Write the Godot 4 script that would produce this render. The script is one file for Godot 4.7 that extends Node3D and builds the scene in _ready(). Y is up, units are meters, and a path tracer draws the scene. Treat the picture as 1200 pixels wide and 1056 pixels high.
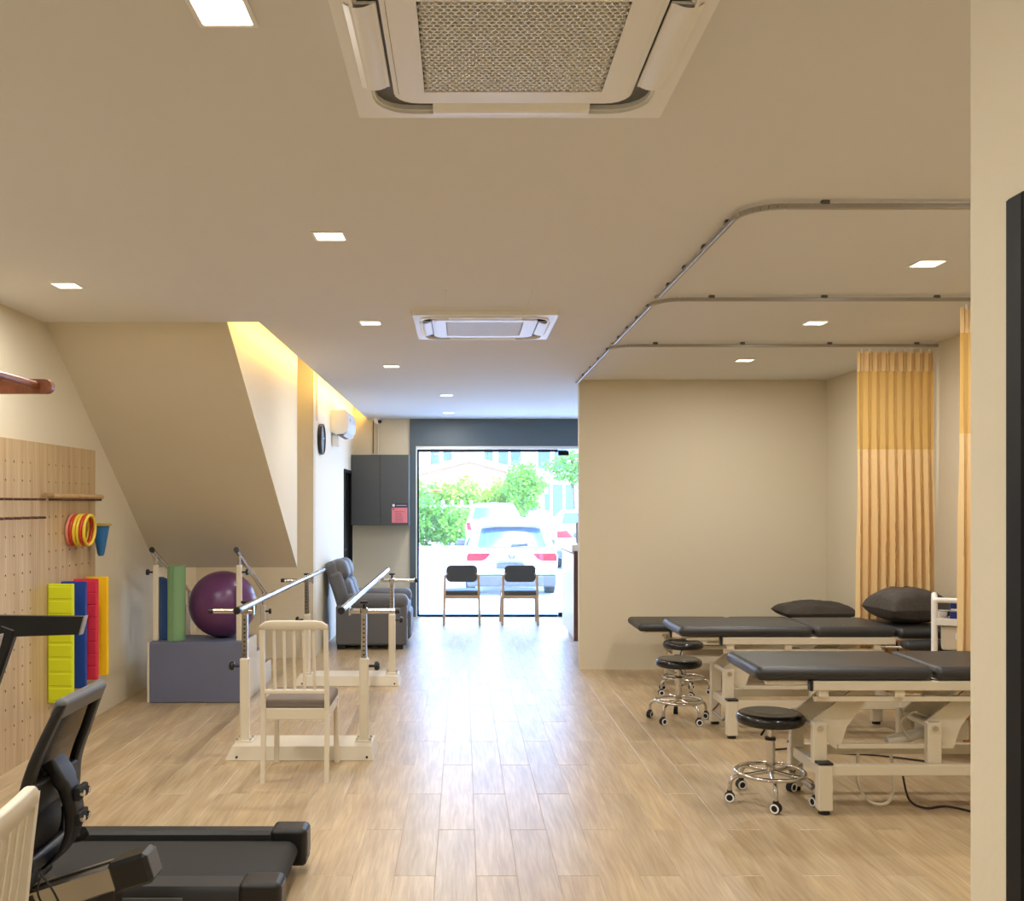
extends Node3D
# A physiotherapy room seen down its length. y up, metres; the camera stands at x = 0, z = 0 and looks along -z.

class MB:
	var v := PackedVector3Array()
	var n := PackedVector3Array()
	var u := PackedVector2Array()
	var ix := PackedInt32Array()

	func vert(p: Vector3, nn: Vector3, t := Vector2.ZERO) -> int:
		v.append(p); n.append(nn); u.append(t)
		return v.size() - 1

	func face(a: int, b: int, c: int) -> void:
		var g := (v[c] - v[a]).cross(v[b] - v[a])
		if g.dot(n[a] + n[b] + n[c]) >= 0.0:
			ix.append(a); ix.append(b); ix.append(c)
		else:
			ix.append(a); ix.append(c); ix.append(b)

	func tri(a: Vector3, b: Vector3, c: Vector3, nn: Vector3) -> void:
		face(vert(a, nn), vert(b, nn), vert(c, nn))

	func quad(a: Vector3, b: Vector3, c: Vector3, d: Vector3, nn: Vector3, uv := Rect2(0, 0, 1, 1)) -> void:
		var i := vert(a, nn, uv.position)
		vert(b, nn, uv.position + Vector2(uv.size.x, 0))
		vert(c, nn, uv.position + uv.size)
		vert(d, nn, uv.position + Vector2(0, uv.size.y))
		face(i, i + 1, i + 2)
		face(i, i + 2, i + 3)

	# a box with chamfered edges
	func box(c: Vector3, s: Vector3, bev := 0.0, bs := Basis.IDENTITY) -> MB:
		var h := s * 0.5
		bev = minf(bev, minf(h.x, minf(h.y, h.z)) * 0.95)
		for i in 3:
			var j := (i + 1) % 3
			var k := (i + 2) % 3
			for si in [-1.0, 1.0]:
				var p := []
				for q in [[-1, -1], [1, -1], [1, 1], [-1, 1]]:
					var w := Vector3.ZERO
					w[i] = si * h[i]; w[j] = q[0] * (h[j] - bev); w[k] = q[1] * (h[k] - bev)
					p.append(c + bs * w)
				var nn := Vector3.ZERO
				nn[i] = si
				quad(p[0], p[1], p[2], p[3], bs * nn, Rect2(0, 0, s[j], s[k]))
				if bev > 0.0:
					for sj in [-1.0, 1.0]:
						var e := []
						for q in [[0, -1], [0, 1], [1, 1], [1, -1]]:
							var w := Vector3.ZERO
							w[i] = si * (h[i] if q[0] == 0 else h[i] - bev)
							w[j] = sj * (h[j] - bev if q[0] == 0 else h[j])
							w[k] = q[1] * (h[k] - bev)
							e.append(c + bs * w)
						var en := Vector3.ZERO
						en[i] = si; en[j] = sj
						quad(e[0], e[1], e[2], e[3], bs * en.normalized())
		if bev > 0.0:
			for sx in [-1.0, 1.0]:
				for sy in [-1.0, 1.0]:
					for sz in [-1.0, 1.0]:
						var g := Vector3(sx, sy, sz)
						var a := c + bs * (g * (h - Vector3(0, bev, bev)))
						var b := c + bs * (g * (h - Vector3(bev, 0, bev)))
						var d := c + bs * (g * (h - Vector3(bev, bev, 0)))
						tri(a, b, d, bs * g.normalized())
		return self

	# a box between two corners
	func span(a: Vector3, b: Vector3, bev := 0.0) -> MB:
		return box((a + b) * 0.5, (b - a).abs(), bev)

	# a bar of rectangular section from a to b; up sets the section's second axis
	func bar(a: Vector3, b: Vector3, w: float, hgt: float, bev := 0.0, up := Vector3.UP) -> MB:
		var z := (b - a).normalized()
		var x := up.cross(z).normalized()
		return box((a + b) * 0.5, Vector3(w, hgt, a.distance_to(b)), bev, Basis(x, z.cross(x), z))

	# a rounded box, its faces optionally puffed out like a cushion
	func rbox(c: Vector3, s: Vector3, r: float, seg := 3, puff := 0.0, bs := Basis.IDENTITY) -> MB:
		var h := s * 0.5
		r = minf(r, minf(h.x, minf(h.y, h.z)))
		var mid := 5 if puff != 0.0 else 1
		for i in 3:
			var j := (i + 1) % 3
			var k := (i + 2) % 3
			var la := []
			for m in [j, k]:
				var l := PackedFloat32Array()
				for q in seg:
					l.append(-h[m] + r * q / float(seg))
				for q in mid + 1:
					l.append(lerpf(-h[m] + r, h[m] - r, q / float(mid)))
				for q in seg:
					l.append(h[m] - r + r * (q + 1) / float(seg))
				la.append(l)
			for si in [-1.0, 1.0]:
				var base := v.size()
				for a in la[0]:
					for b in la[1]:
						var q := Vector3.ZERO
						q[i] = si * h[i]; q[j] = a; q[k] = b
						var inner := Vector3(clampf(q.x, -h.x + r, h.x - r), clampf(q.y, -h.y + r, h.y - r), clampf(q.z, -h.z + r, h.z - r))
						var dir := (q - inner).normalized()
						var p := inner + dir * r
						if puff != 0.0:
							var t := Vector3(p.x / h.x, p.y / h.y, p.z / h.z)
							var f := (1.0 - t.x * t.x) * (1.0 - t.z * t.z) if absf(dir.y) > 0.0 else 0.0
							p.y += signf(dir.y) * puff * f * absf(dir.y)
						vert(c + bs * p, (bs * dir).normalized(), Vector2(a, b))
				var nb: int = la[1].size()
				for a in la[0].size() - 1:
					for b in nb - 1:
						var o: int = base + a * nb + b
						face(o, o + nb, o + nb + 1)
						face(o, o + nb + 1, o + 1)
		return self

	# turn a profile (radius, height) round the y axis of xf
	func lathe(pr: Array, seg := 24, xf := Transform3D.IDENTITY) -> MB:
		for s in pr.size() - 1:
			var a: Vector2 = pr[s]
			var b: Vector2 = pr[s + 1]
			var e := (b - a).normalized()
			var nn := Vector2(e.y, -e.x)
			var na := nn
			var nb := nn
			if s > 0:
				var e0: Vector2 = (a - pr[s - 1]).normalized()
				if e0.dot(e) > 0.6:
					na = (nn + Vector2(e0.y, -e0.x)).normalized()
			if s + 2 < pr.size():
				var e1: Vector2 = (pr[s + 2] - b).normalized()
				if e1.dot(e) > 0.6:
					nb = (nn + Vector2(e1.y, -e1.x)).normalized()
			var base := v.size()
			for q in seg + 1:
				var t := TAU * q / seg
				var d := Vector3(cos(t), 0, sin(t))
				vert(xf * (d * a.x + Vector3(0, a.y, 0)), (xf.basis * (d * na.x + Vector3(0, na.y, 0))).normalized(), Vector2(q / float(seg), a.y))
				vert(xf * (d * b.x + Vector3(0, b.y, 0)), (xf.basis * (d * nb.x + Vector3(0, nb.y, 0))).normalized(), Vector2(q / float(seg), b.y))
			for q in seg:
				var o := base + q * 2
				if a.x > 1e-6:
					face(o, o + 2, o + 3) if b.x > 1e-6 else face(o, o + 2, o + 1)
				if b.x > 1e-6:
					face(o, o + 3, o + 1)
		return self

	func cyl(a: Vector3, b: Vector3, r0: float, r1 := -1.0, seg := 16) -> MB:
		if r1 < 0.0:
			r1 = r0
		var y := (b - a).normalized()
		var x := (Vector3.RIGHT if absf(y.x) < 0.8 else Vector3.FORWARD).cross(y).normalized()
		var l := a.distance_to(b)
		return lathe([Vector2(0, 0), Vector2(r0, 0), Vector2(r1, l), Vector2(0, l)], seg, Transform3D(Basis(x, y, x.cross(y)), a))

	# a round tube along points
	func tube(pts: Array, r: float, seg := 10, closed := false) -> MB:
		var cnt := pts.size()
		var t0: Vector3 = (pts[1] - pts[0]).normalized()
		var nx := (Vector3.UP if absf(t0.y) < 0.9 else Vector3.RIGHT).cross(t0).normalized()
		var base := v.size()
		for i in cnt + (1 if closed else 0):
			var p: Vector3 = pts[i % cnt]
			var t: Vector3
			if closed:
				t = (pts[(i + 1) % cnt] - pts[(i + cnt - 1) % cnt]).normalized()
			else:
				t = (pts[mini(i + 1, cnt - 1)] - pts[maxi(i - 1, 0)]).normalized()
			nx = (nx - t * nx.dot(t)).normalized()
			var ny := t.cross(nx)
			for s in seg + 1:
				var a := TAU * s / seg
				var d := nx * cos(a) + ny * sin(a)
				vert(p + d * r, d, Vector2(s / float(seg), i))
		for i in cnt - (0 if closed else 1):
			for s in seg:
				var o := base + i * (seg + 1) + s
				face(o, o + seg + 1, o + seg + 2)
				face(o, o + seg + 2, o + 1)
		if not closed:
			for e in [0, cnt - 1]:
				var nn: Vector3 = -t0 if e == 0 else (pts[cnt - 1] - pts[cnt - 2]).normalized()
				var m := vert(pts[e], nn)
				var f := v.size()
				for s in seg + 1:
					vert(v[base + e * (seg + 1) + s], nn)
				for s in seg:
					face(m, f + s, f + s + 1)
		return self

	# a polygon in xy pushed along z from z0 to z1
	func prism(poly: PackedVector2Array, z0: float, z1: float, xf := Transform3D.IDENTITY) -> MB:
		var cnt := poly.size()
		var id := Geometry2D.triangulate_polygon(poly)
		var area := 0.0
		for i in cnt:
			area += poly[i].cross(poly[(i + 1) % cnt])
		var sg := 1.0 if area > 0.0 else -1.0
		for z in [z0, z1]:
			var nn: Vector3 = xf.basis * Vector3(0, 0, -1.0 if z == minf(z0, z1) else 1.0)
			var base := v.size()
			for p in poly:
				vert(xf * Vector3(p.x, p.y, z), nn.normalized(), p)
			for i in range(0, id.size(), 3):
				face(base + id[i], base + id[i + 1], base + id[i + 2])
		for i in cnt:
			var a := poly[i]
			var b := poly[(i + 1) % cnt]
			if a.distance_to(b) < 1e-6:
				continue
			var e := (b - a).normalized()
			var nn := Vector2(e.y, -e.x) * sg
			var e0 := (a - poly[(i + cnt - 1) % cnt]).normalized()
			var e1 := (poly[(i + 2) % cnt] - b).normalized()
			var na := (nn + Vector2(e0.y, -e0.x) * sg).normalized() if e0.dot(e) > 0.75 else nn
			var nb := (nn + Vector2(e1.y, -e1.x) * sg).normalized() if e1.dot(e) > 0.75 else nn
			var A := (xf.basis * Vector3(na.x, na.y, 0)).normalized()
			var B := (xf.basis * Vector3(nb.x, nb.y, 0)).normalized()
			var o := vert(xf * Vector3(a.x, a.y, z0), A)
			vert(xf * Vector3(b.x, b.y, z0), B)
			vert(xf * Vector3(b.x, b.y, z1), B)
			vert(xf * Vector3(a.x, a.y, z1), A)
			face(o, o + 1, o + 2)
			face(o, o + 2, o + 3)
		return self

	# the band between an outer and an inner outline of as many points, in xy, pushed along z
	func ring(outer: PackedVector2Array, inner: PackedVector2Array, z0: float, z1: float, xf := Transform3D.IDENTITY) -> MB:
		var cnt := outer.size()
		for i in cnt:
			var j := (i + 1) % cnt
			for z in [z0, z1]:
				var nn: Vector3 = xf.basis * Vector3(0, 0, -1.0 if z == minf(z0, z1) else 1.0)
				quad(xf * Vector3(outer[i].x, outer[i].y, z), xf * Vector3(outer[j].x, outer[j].y, z), xf * Vector3(inner[j].x, inner[j].y, z), xf * Vector3(inner[i].x, inner[i].y, z), nn.normalized())
			for w in [[outer, 1.0], [inner, -1.0]]:
				var p: PackedVector2Array = w[0]
				if p[i].distance_to(p[j]) < 1e-6:
					continue
				var m := (p[i] + p[j]) * 0.5
				var e := (p[j] - p[i]).normalized()
				var nn := Vector2(e.y, -e.x)
				if nn.dot(m - (outer[i] + inner[i]) * 0.5) < 0.0:
					nn = -nn
				quad(xf * Vector3(p[i].x, p[i].y, z0), xf * Vector3(p[j].x, p[j].y, z0), xf * Vector3(p[j].x, p[j].y, z1), xf * Vector3(p[i].x, p[i].y, z1), (xf.basis * Vector3(nn.x, nn.y, 0)).normalized())
		return self

	# an open sheet of points, rows of equal length; ref tells which way it faces
	func sheet(g: Array, ref: Vector3) -> MB:
		var nu := g.size()
		var nv: int = g[0].size()
		var base := v.size()
		for i in nu:
			for j in nv:
				var a: Vector3 = g[mini(i + 1, nu - 1)][j] - g[maxi(i - 1, 0)][j]
				var b: Vector3 = g[i][mini(j + 1, nv - 1)] - g[i][maxi(j - 1, 0)]
				var nn := a.cross(b).normalized()
				if nn.dot(ref) < 0.0:
					nn = -nn
				vert(g[i][j], nn, Vector2(i / float(nu - 1), j / float(nv - 1)))
		for i in nu - 1:
			for j in nv - 1:
				var o := base + i * nv + j
				face(o, o + nv, o + nv + 1)
				face(o, o + nv + 1, o + 1)
		return self

	# closed rings joined in order, with ends closed
	func loft(rings: Array, caps := true) -> MB:
		var nr := rings.size()
		var m: int = rings[0].size()
		var base := v.size()
		var cen := []
		for r in rings:
			var c := Vector3.ZERO
			for p in r:
				c += p
			cen.append(c / m)
		for i in nr:
			for j in m:
				var a: Vector3 = rings[mini(i + 1, nr - 1)][j] - rings[maxi(i - 1, 0)][j]
				var b: Vector3 = rings[i][(j + 1) % m] - rings[i][(j + m - 1) % m]
				var nn := a.cross(b).normalized()
				if nn.dot(rings[i][j] - cen[i]) < 0.0:
					nn = -nn
				vert(rings[i][j], nn, Vector2(j / float(m), i / float(nr)))
		for i in nr - 1:
			for j in m:
				var o := base + i * m + j
				var q := base + i * m + (j + 1) % m
				face(o, o + m, q + m)
				face(o, q + m, q)
		if caps:
			for e in [0, nr - 1]:
				var nn: Vector3 = (cen[0] - cen[1] if e == 0 else cen[nr - 1] - cen[nr - 2]).normalized()
				var o := vert(cen[e], nn)
				for j in m:
					vert(rings[e][j], nn)
				for j in m:
					face(o, o + 1 + j, o + 1 + (j + 1) % m)
		return self

	func ball(c: Vector3, r: Vector3, seg := 16) -> MB:
		var rows := []
		for i in seg / 2 + 1:
			var t := -PI / 2 + PI * i / (seg / 2.0)
			var row := []
			for j in seg:
				var a := TAU * j / seg
				row.append(c + r * Vector3(cos(t) * cos(a), sin(t), cos(t) * sin(a)))
			rows.append(row)
		var base := v.size()
		for row in rows:
			for p in row:
				vert(p, ((p - c) / r / r).normalized())
		for i in rows.size() - 1:
			for j in seg:
				var o: int = base + i * seg + j
				var q: int = base + i * seg + (j + 1) % seg
				face(o, o + seg, q + seg)
				face(o, q + seg, q)
		return self

	func mesh() -> ArrayMesh:
		var a := []
		a.resize(Mesh.ARRAY_MAX)
		a[Mesh.ARRAY_VERTEX] = v; a[Mesh.ARRAY_NORMAL] = n; a[Mesh.ARRAY_TEX_UV] = u; a[Mesh.ARRAY_INDEX] = ix
		var m := ArrayMesh.new()
		m.add_surface_from_arrays(Mesh.PRIMITIVE_TRIANGLES, a)
		return m

var used := {}
var mats := {}

func numbered(called: String) -> String:
	var k: int = used.get(called, -1) + 1
	used[called] = k
	return called if k == 0 else "%s_%03d" % [called, k]

func tag(o: Node3D, label: String, category: String, group := "") -> void:
	o.set_meta("label", label)
	o.set_meta("category", category)
	if group:
		o.set_meta("group", group)

func thing(called: String, label: String, category: String, at := Vector3.ZERO, turn := 0.0, group := "") -> Node3D:
	var o := Node3D.new()
	o.name = numbered(called)
	add_child(o)
	o.position = at
	o.rotation.y = deg_to_rad(turn)
	tag(o, label, category, group)
	return o

func place(src: Node3D, label: String, at: Vector3, turn := 0.0) -> Node3D:
	var o: Node3D = src.duplicate()
	o.name = numbered(String(src.name).rstrip("0123456789").trim_suffix("_"))
	add_child(o)
	o.position = at
	o.rotation.y = deg_to_rad(turn)
	o.set_meta("label", label)
	return o

func part(m: MB, called: String, ma: Material, parent: Node3D, label := "") -> MeshInstance3D:
	return part_mesh(m.mesh(), called, ma, parent, label)

func part_mesh(m: Mesh, called: String, ma: Material, parent: Node3D, label := "") -> MeshInstance3D:
	var o := MeshInstance3D.new()
	o.mesh = m
	o.material_override = ma
	o.name = called
	parent.add_child(o, true)
	if label:
		o.set_meta("label", label)
	return o

func solo(m: MB, called: String, ma: Material, label: String, category: String, at := Vector3.ZERO, turn := 0.0, group := "") -> MeshInstance3D:
	var o := MeshInstance3D.new()
	o.mesh = m.mesh()
	o.material_override = ma
	o.name = numbered(called)
	add_child(o)
	o.position = at
	o.rotation.y = deg_to_rad(turn)
	tag(o, label, category, group)
	return o

func structure(m: MB, called: String, ma: Material, label := "", category := "") -> MeshInstance3D:
	var o := MeshInstance3D.new()
	if m:
		o.mesh = m.mesh()
	o.material_override = ma
	o.name = numbered(called)
	add_child(o)
	o.set_meta("kind", "structure")
	if label:
		o.set_meta("label", label)
		o.set_meta("category", category)
	return o

func rgb(r: float, g: float, b: float) -> Color:
	return Color(r / 255.0, g / 255.0, b / 255.0)

func mat(called: String, c: Color, rough := 0.6, metal := 0.0, spec := 0.5) -> StandardMaterial3D:
	var m := StandardMaterial3D.new()
	m.resource_name = called
	m.albedo_color = c
	m.roughness = rough
	m.metallic = metal
	m.metallic_specular = spec
	mats[called] = m
	return m

func glow(called: String, c: Color, energy: float) -> StandardMaterial3D:
	var m := mat(called, c, 0.5)
	m.emission_enabled = true
	m.emission = c
	m.emission_energy_multiplier = energy
	return m

func bumps(m: StandardMaterial3D, freq: float, strength: float, scale: float, size := 256) -> void:
	var nt := NoiseTexture2D.new()
	var fn := FastNoiseLite.new()
	fn.seed = 7
	fn.frequency = freq
	fn.fractal_octaves = 3
	nt.noise = fn
	nt.width = size
	nt.height = size
	nt.seamless = true
	nt.as_normal_map = true
	nt.bump_strength = strength
	m.normal_enabled = true
	m.normal_texture = nt
	m.uv1_triplanar = true
	m.uv1_scale = Vector3.ONE * scale

func rrect(w: float, h: float, r: float, seg := 6) -> PackedVector2Array:
	var p := PackedVector2Array()
	for q in [[1, 1, 0], [-1, 1, 1], [-1, -1, 2], [1, -1, 3]]:
		for s in seg + 1:
			var a: float = PI / 2 * (q[2] + s / float(seg))
			p.append(Vector2(q[0] * (w / 2 - r) + cos(a) * r, q[1] * (h / 2 - r) + sin(a) * r))
	return p

func circle_pts(c: Vector3, r: float, seg := 32) -> Array:
	var p := []
	for i in seg:
		p.append(c + Vector3(cos(TAU * i / seg), 0, sin(TAU * i / seg)) * r)
	return p

func curve_pts(pts: Array, per := 6) -> Array:
	var out := []
	for i in pts.size() - 1:
		var a: Vector3 = pts[maxi(i - 1, 0)]
		var b: Vector3 = pts[i]
		var c: Vector3 = pts[i + 1]
		var d: Vector3 = pts[mini(i + 2, pts.size() - 1)]
		for s in per:
			out.append(b.cubic_interpolate(c, a, d, s / float(per)))
	out.append(pts[-1])
	return out

const FACE_DOWN := Basis(Vector3(1, 0, 0), Vector3(0, 0, 1), Vector3(0, -1, 0))   # local xy lies in the ceiling plane, local z points down

# wood picture: grain runs along the picture's height
func wood_image(w: int, h: int, base: Color, dark: Color, sd: int, fx: float, fy: float, contrast: float) -> ImageTexture:
	var a := FastNoiseLite.new()
	a.seed = sd
	a.frequency = 1.0
	a.fractal_octaves = 4
	var b := FastNoiseLite.new()
	b.seed = sd + 5
	b.frequency = 1.0
	b.fractal_octaves = 2
	var im := Image.create(w, h, false, Image.FORMAT_RGB8)
	for y in h:
		for x in w:
			var wob := b.get_noise_2d(x * fx * 0.12, y * fy * 0.6) * 0.7
			var g := a.get_noise_2d(x * fx + wob, y * fy) * 0.65 + b.get_noise_2d(x * fx * 5.0, y * fy * 2.0 + 40.0) * 0.35 + b.get_noise_2d(x * fx * 0.2 + 90.0, y * fy * 0.8) * 0.5
			im.set_pixel(x, y, base.lerp(dark, clampf(0.5 + g * contrast, 0.0, 1.0)))
	return ImageTexture.create_from_image(im)

const CEIL := 2.86      # ceiling height
const FRONT := -14.2    # the glazed shop front
const BAY := -9.7       # end wall of the treatment bay
const LW := -2.82       # long side wall with the pegboard
const RW := 3.6         # side wall of the treatment bay

func _ready() -> void:
	set_view()
	make_materials()
	build_shell()
	build_floor()
	build_ceiling_fittings()
	build_front()
	build_peg_wall()
	build_stair_corner()
	build_bars_and_chairs()
	build_machines()
	build_entrance_things()
	build_bay()
	build_street()

func set_view() -> void:
	var cam := Camera3D.new()
	cam.name = "camera"
	cam.projection = Camera3D.PROJECTION_FRUSTUM
	cam.near = 0.05
	cam.far = 300.0
	var f := 1150.0                                   # focal length in pixels of the 1200 x 1056 frame
	cam.size = 0.05 * 1056.0 / f
	cam.frustum_offset = Vector2(58.0, 62.0) * (0.05 / f)   # a shifted lens keeps the uprights upright
	cam.position = Vector3(0, 1.64, 0)
	add_child(cam)
	cam.current = true
	var e := Environment.new()
	e.background_mode = Environment.BG_SKY
	var sky := Sky.new()
	var sm := ProceduralSkyMaterial.new()
	sm.sky_top_color = Color(0.36, 0.56, 0.86)
	sm.sky_horizon_color = Color(0.80, 0.88, 0.96)
	sm.sky_curve = 0.15
	sm.ground_bottom_color = Color(0.45, 0.43, 0.40)
	sm.ground_horizon_color = Color(0.72, 0.74, 0.76)
	sky.sky_material = sm
	e.sky = sky
	e.background_energy_multiplier = SKY_ENERGY
	e.tonemap_mode = Environment.TONE_MAPPER_LINEAR
	e.tonemap_exposure = EXPOSURE
	e.sdfgi_enabled = true
	e.ssao_enabled = true
	e.ssil_enabled = true
	var we := WorldEnvironment.new()
	we.name = "environment"
	we.environment = e
	add_child(we)
	var sun := DirectionalLight3D.new()
	sun.name = "sun"
	sun.light_color = Color(1.0, 0.96, 0.88)
	sun.light_energy = SUN_ENERGY
	sun.light_angular_distance = 0.6
	sun.shadow_enabled = true
	sun.rotation_degrees = Vector3(-66, 24, 0)        # high sun from behind the shop, shining on the street
	add_child(sun)

const EXPOSURE := 0.63
const SKY_ENERGY := 31.0
const SUN_ENERGY := 6.0
const LAMP_ENERGY := 3.2

func make_materials() -> void:
	mat("wall_paint", rgb(218, 208, 184), 0.75, 0, 0.35)
	bumps(mats.wall_paint, 0.05, 0.25, 2.0)
	mat("wall_white", rgb(232, 226, 210), 0.75, 0, 0.35)
	mat("ceiling_paint", rgb(225, 223, 219), 0.85, 0, 0.3)
	mat("white_plastic", rgb(243, 242, 238), 0.38)
	mat("white_metal", rgb(222, 212, 190), 0.4)
	mat("chrome", rgb(208, 206, 202), 0.16, 1.0)
	mat("alu", rgb(176, 172, 164), 0.38, 1.0)
	mat("black_plastic", rgb(20, 20, 21), 0.42)
	mat("black_metal", rgb(18, 20, 21), 0.55, 0, 0.35)
	mat("alu_rail", rgb(172, 168, 160), 0.35, 0.6)
	mat("screed", rgb(150, 142, 130), 0.9)
	mat("chair_pad", rgb(70, 72, 74), 0.6)
	mat("vinyl", rgb(46, 46, 47), 0.42)
	bumps(mats.vinyl, 0.08, 1.0, 6.0)
	mat("stool_vinyl", rgb(24, 24, 26), 0.2)
	mat("rubber", rgb(24, 24, 25), 0.75)
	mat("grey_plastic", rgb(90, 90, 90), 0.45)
	mat("slate", rgb(88, 102, 110), 0.45)
	mat("cabinet_dark", rgb(76, 80, 80), 0.5)
	mat("off_white", rgb(214, 206, 188), 0.5)
	var m := mat("oak_peg", Color.WHITE, 0.55)
	m.albedo_texture = wood_image(512, 512, rgb(202, 178, 138), rgb(168, 140, 100), 21, 0.11, 0.003, 0.8)
	m = mat("pale_wood", Color.WHITE, 0.5)
	m.albedo_texture = wood_image(128, 512, rgb(210, 178, 130), rgb(176, 138, 92), 31, 0.08, 0.008, 0.8)
	m.uv1_triplanar = true
	m.uv1_scale = Vector3.ONE * 1.5
	m = mat("brown_wood", Color.WHITE, 0.4)
	m.albedo_texture = wood_image(128, 512, rgb(150, 84, 44), rgb(112, 56, 26), 41, 0.08, 0.008, 0.8)
	m.uv1_triplanar = true
	m.uv1_scale = Vector3.ONE * 1.5
	glow("diffuser", Color(1.0, 0.97, 0.9), 6.0)
	glow("led_strip", Color(1.0, 0.76, 0.34), 3.0)
	m = mat("glass", Color(0.9, 0.97, 0.95, 0.06), 0.02)
	m.transparency = BaseMaterial3D.TRANSPARENCY_ALPHA
	mat("peg_brown", rgb(74, 42, 28), 0.5)

# ---------------------------------------------------------------- the room

func build_shell() -> void:
	var wp: Material = mats.wall_paint
	var top := 3.2
	structure(MB.new().span(Vector3(LW - 0.15, -0.15, -10.55), Vector3(LW, top, 3.0)), "wall_left", wp)
	structure(MB.new().span(Vector3(LW - 0.15, -0.15, 3.0), Vector3(1.02, top, 3.15)), "wall_rear", wp)
	# nook wall under the stair, which shows as a pier beside the entrance wall
	structure(MB.new().span(Vector3(LW, -0.15, -10.55), Vector3(-1.58, top, -10.4)), "wall_nook", wp)
	# entrance side wall, with the opening of the black door
	var m := MB.new()
	m.span(Vector3(-1.73, -0.15, -13.05), Vector3(-1.58, top, -10.55))
	m.span(Vector3(-1.73, 2.1, -13.98), Vector3(-1.58, top, -13.05))
	m.span(Vector3(-1.73, -0.15, FRONT - 0.15), Vector3(-1.58, top, -13.98))
	structure(m, "wall_entrance_side", mats.wall_white)
	# front wall: pier behind the cabinets, then the pier hidden behind the bay
	structure(MB.new().span(Vector3(-1.58, -0.15, FRONT - 0.15), Vector3(-0.76, top, FRONT)), "wall_front", wp)
	structure(MB.new().span(Vector3(3.2, -0.15, FRONT - 0.15), Vector3(RW, top, FRONT)), "wall_front", wp)
	# bay
	structure(MB.new().span(Vector3(1.155, -0.15, BAY - 0.12), Vector3(RW, CEIL + 0.1, BAY)), "wall_bay_end", wp)
	structure(MB.new().span(Vector3(RW, -0.15, FRONT - 0.15), Vector3(RW + 0.15, top, -1.64)), "wall_right", wp)
	structure(MB.new().span(Vector3(1.02, -0.15, -1.76), Vector3(RW, top, -1.64)), "wall_bay_near", wp)
	# short wall beside the camera with a black door frame; its free end is rounded
	m = MB.new()
	m.prism(PackedVector2Array([Vector2(0.9, 3.0), Vector2(0.9, -1.73), Vector2(0.904, -1.746), Vector2(0.914, -1.756), Vector2(0.93, -1.76), Vector2(1.02, -1.76), Vector2(1.02, 3.0)]), 0.0, -top, Transform3D(Basis(Vector3(1, 0, 0), Vector3(0, 0, 1), Vector3(0, -1, 0)), Vector3.ZERO))
	structure(m, "wall_passage", wp)
	var door := structure(MB.new().span(Vector3(0.893, 0.003, -1.55), Vector3(0.899, 2.085, -0.72)), "door_1", mats.black_metal, "black door leaf set in the cream wall of the passage", "door")
	var fr := MB.new()
	fr.span(Vector3(0.884, 0, -1.60), Vector3(0.9, 2.135, -1.55), 0.004)
	fr.span(Vector3(0.884, 0, -0.72), Vector3(0.9, 2.135, -0.67), 0.004)
	fr.span(Vector3(0.884, 2.085, -1.55), Vector3(0.9, 2.135, -0.72), 0.004)
	part(fr, "door_frame", mats.black_metal, door)
	# stair enclosure: a sloping soffit that comes down from the ceiling, and its upright side
	var a := [Vector3(LW, 3.2, -6.62), Vector3(-1.592, 3.2, -6.62), Vector3(-1.525, 3.2, -9.05), Vector3(LW, 3.2, -9.05)]
	var b := [Vector3(LW, CEIL + 0.02, -6.62), Vector3(-1.592, CEIL + 0.02, -6.62), Vector3(-1.525, 1.05, -9.05), Vector3(LW, 1.05, -9.05)]
	m = MB.new()
	m.quad(a[0], a[1], b[1], b[0], Vector3(0, 0, 1))
	m.quad(a[1], a[2], b[2], b[1], Vector3(1, 0, -0.03).normalized())
	m.quad(a[2], a[3], b[3], b[2], Vector3(0, 0, -1))
	m.quad(b[0], b[1], b[2], b[3], Vector3(0, -2.43, 1.83).normalized())
	m.quad(a[0], a[1], a[2], a[3], Vector3.UP)
	structure(m, "wall_stair", wp)
	# ceiling: the slab stops short of the side wall to leave the light slot
	m = MB.new()
	m.span(Vector3(-1.37, CEIL, FRONT), Vector3(RW, CEIL + 0.05, 3.0))
	m.span(Vector3(LW, CEIL, -6.6), Vector3(-1.37, CEIL + 0.05, 3.0))
	m.span(Vector3(LW, 3.2, FRONT - 0.15), Vector3(RW + 0.15, 3.35, 3.15))
	m.span(Vector3(-1.3, CEIL + 0.05, FRONT), Vector3(-1.25, 3.2, -6.55))      # back of the light slot
	m.span(Vector3(-1.6, CEIL + 0.05, -6.6), Vector3(-1.3, 3.2, -6.55))
	var c := structure(m, "ceiling", mats.ceiling_paint)
	# hatch beside the far cassette: two thin raised edges
	part(MB.new().span(Vector3(-0.10, CEIL - 0.004, -6.05), Vector3(-0.094, CEIL + 0.01, -5.62)).span(Vector3(0.40, CEIL - 0.004, -6.05), Vector3(0.406, CEIL + 0.01, -5.62)), "hatch_edge", mats.ceiling_paint, c)

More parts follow.
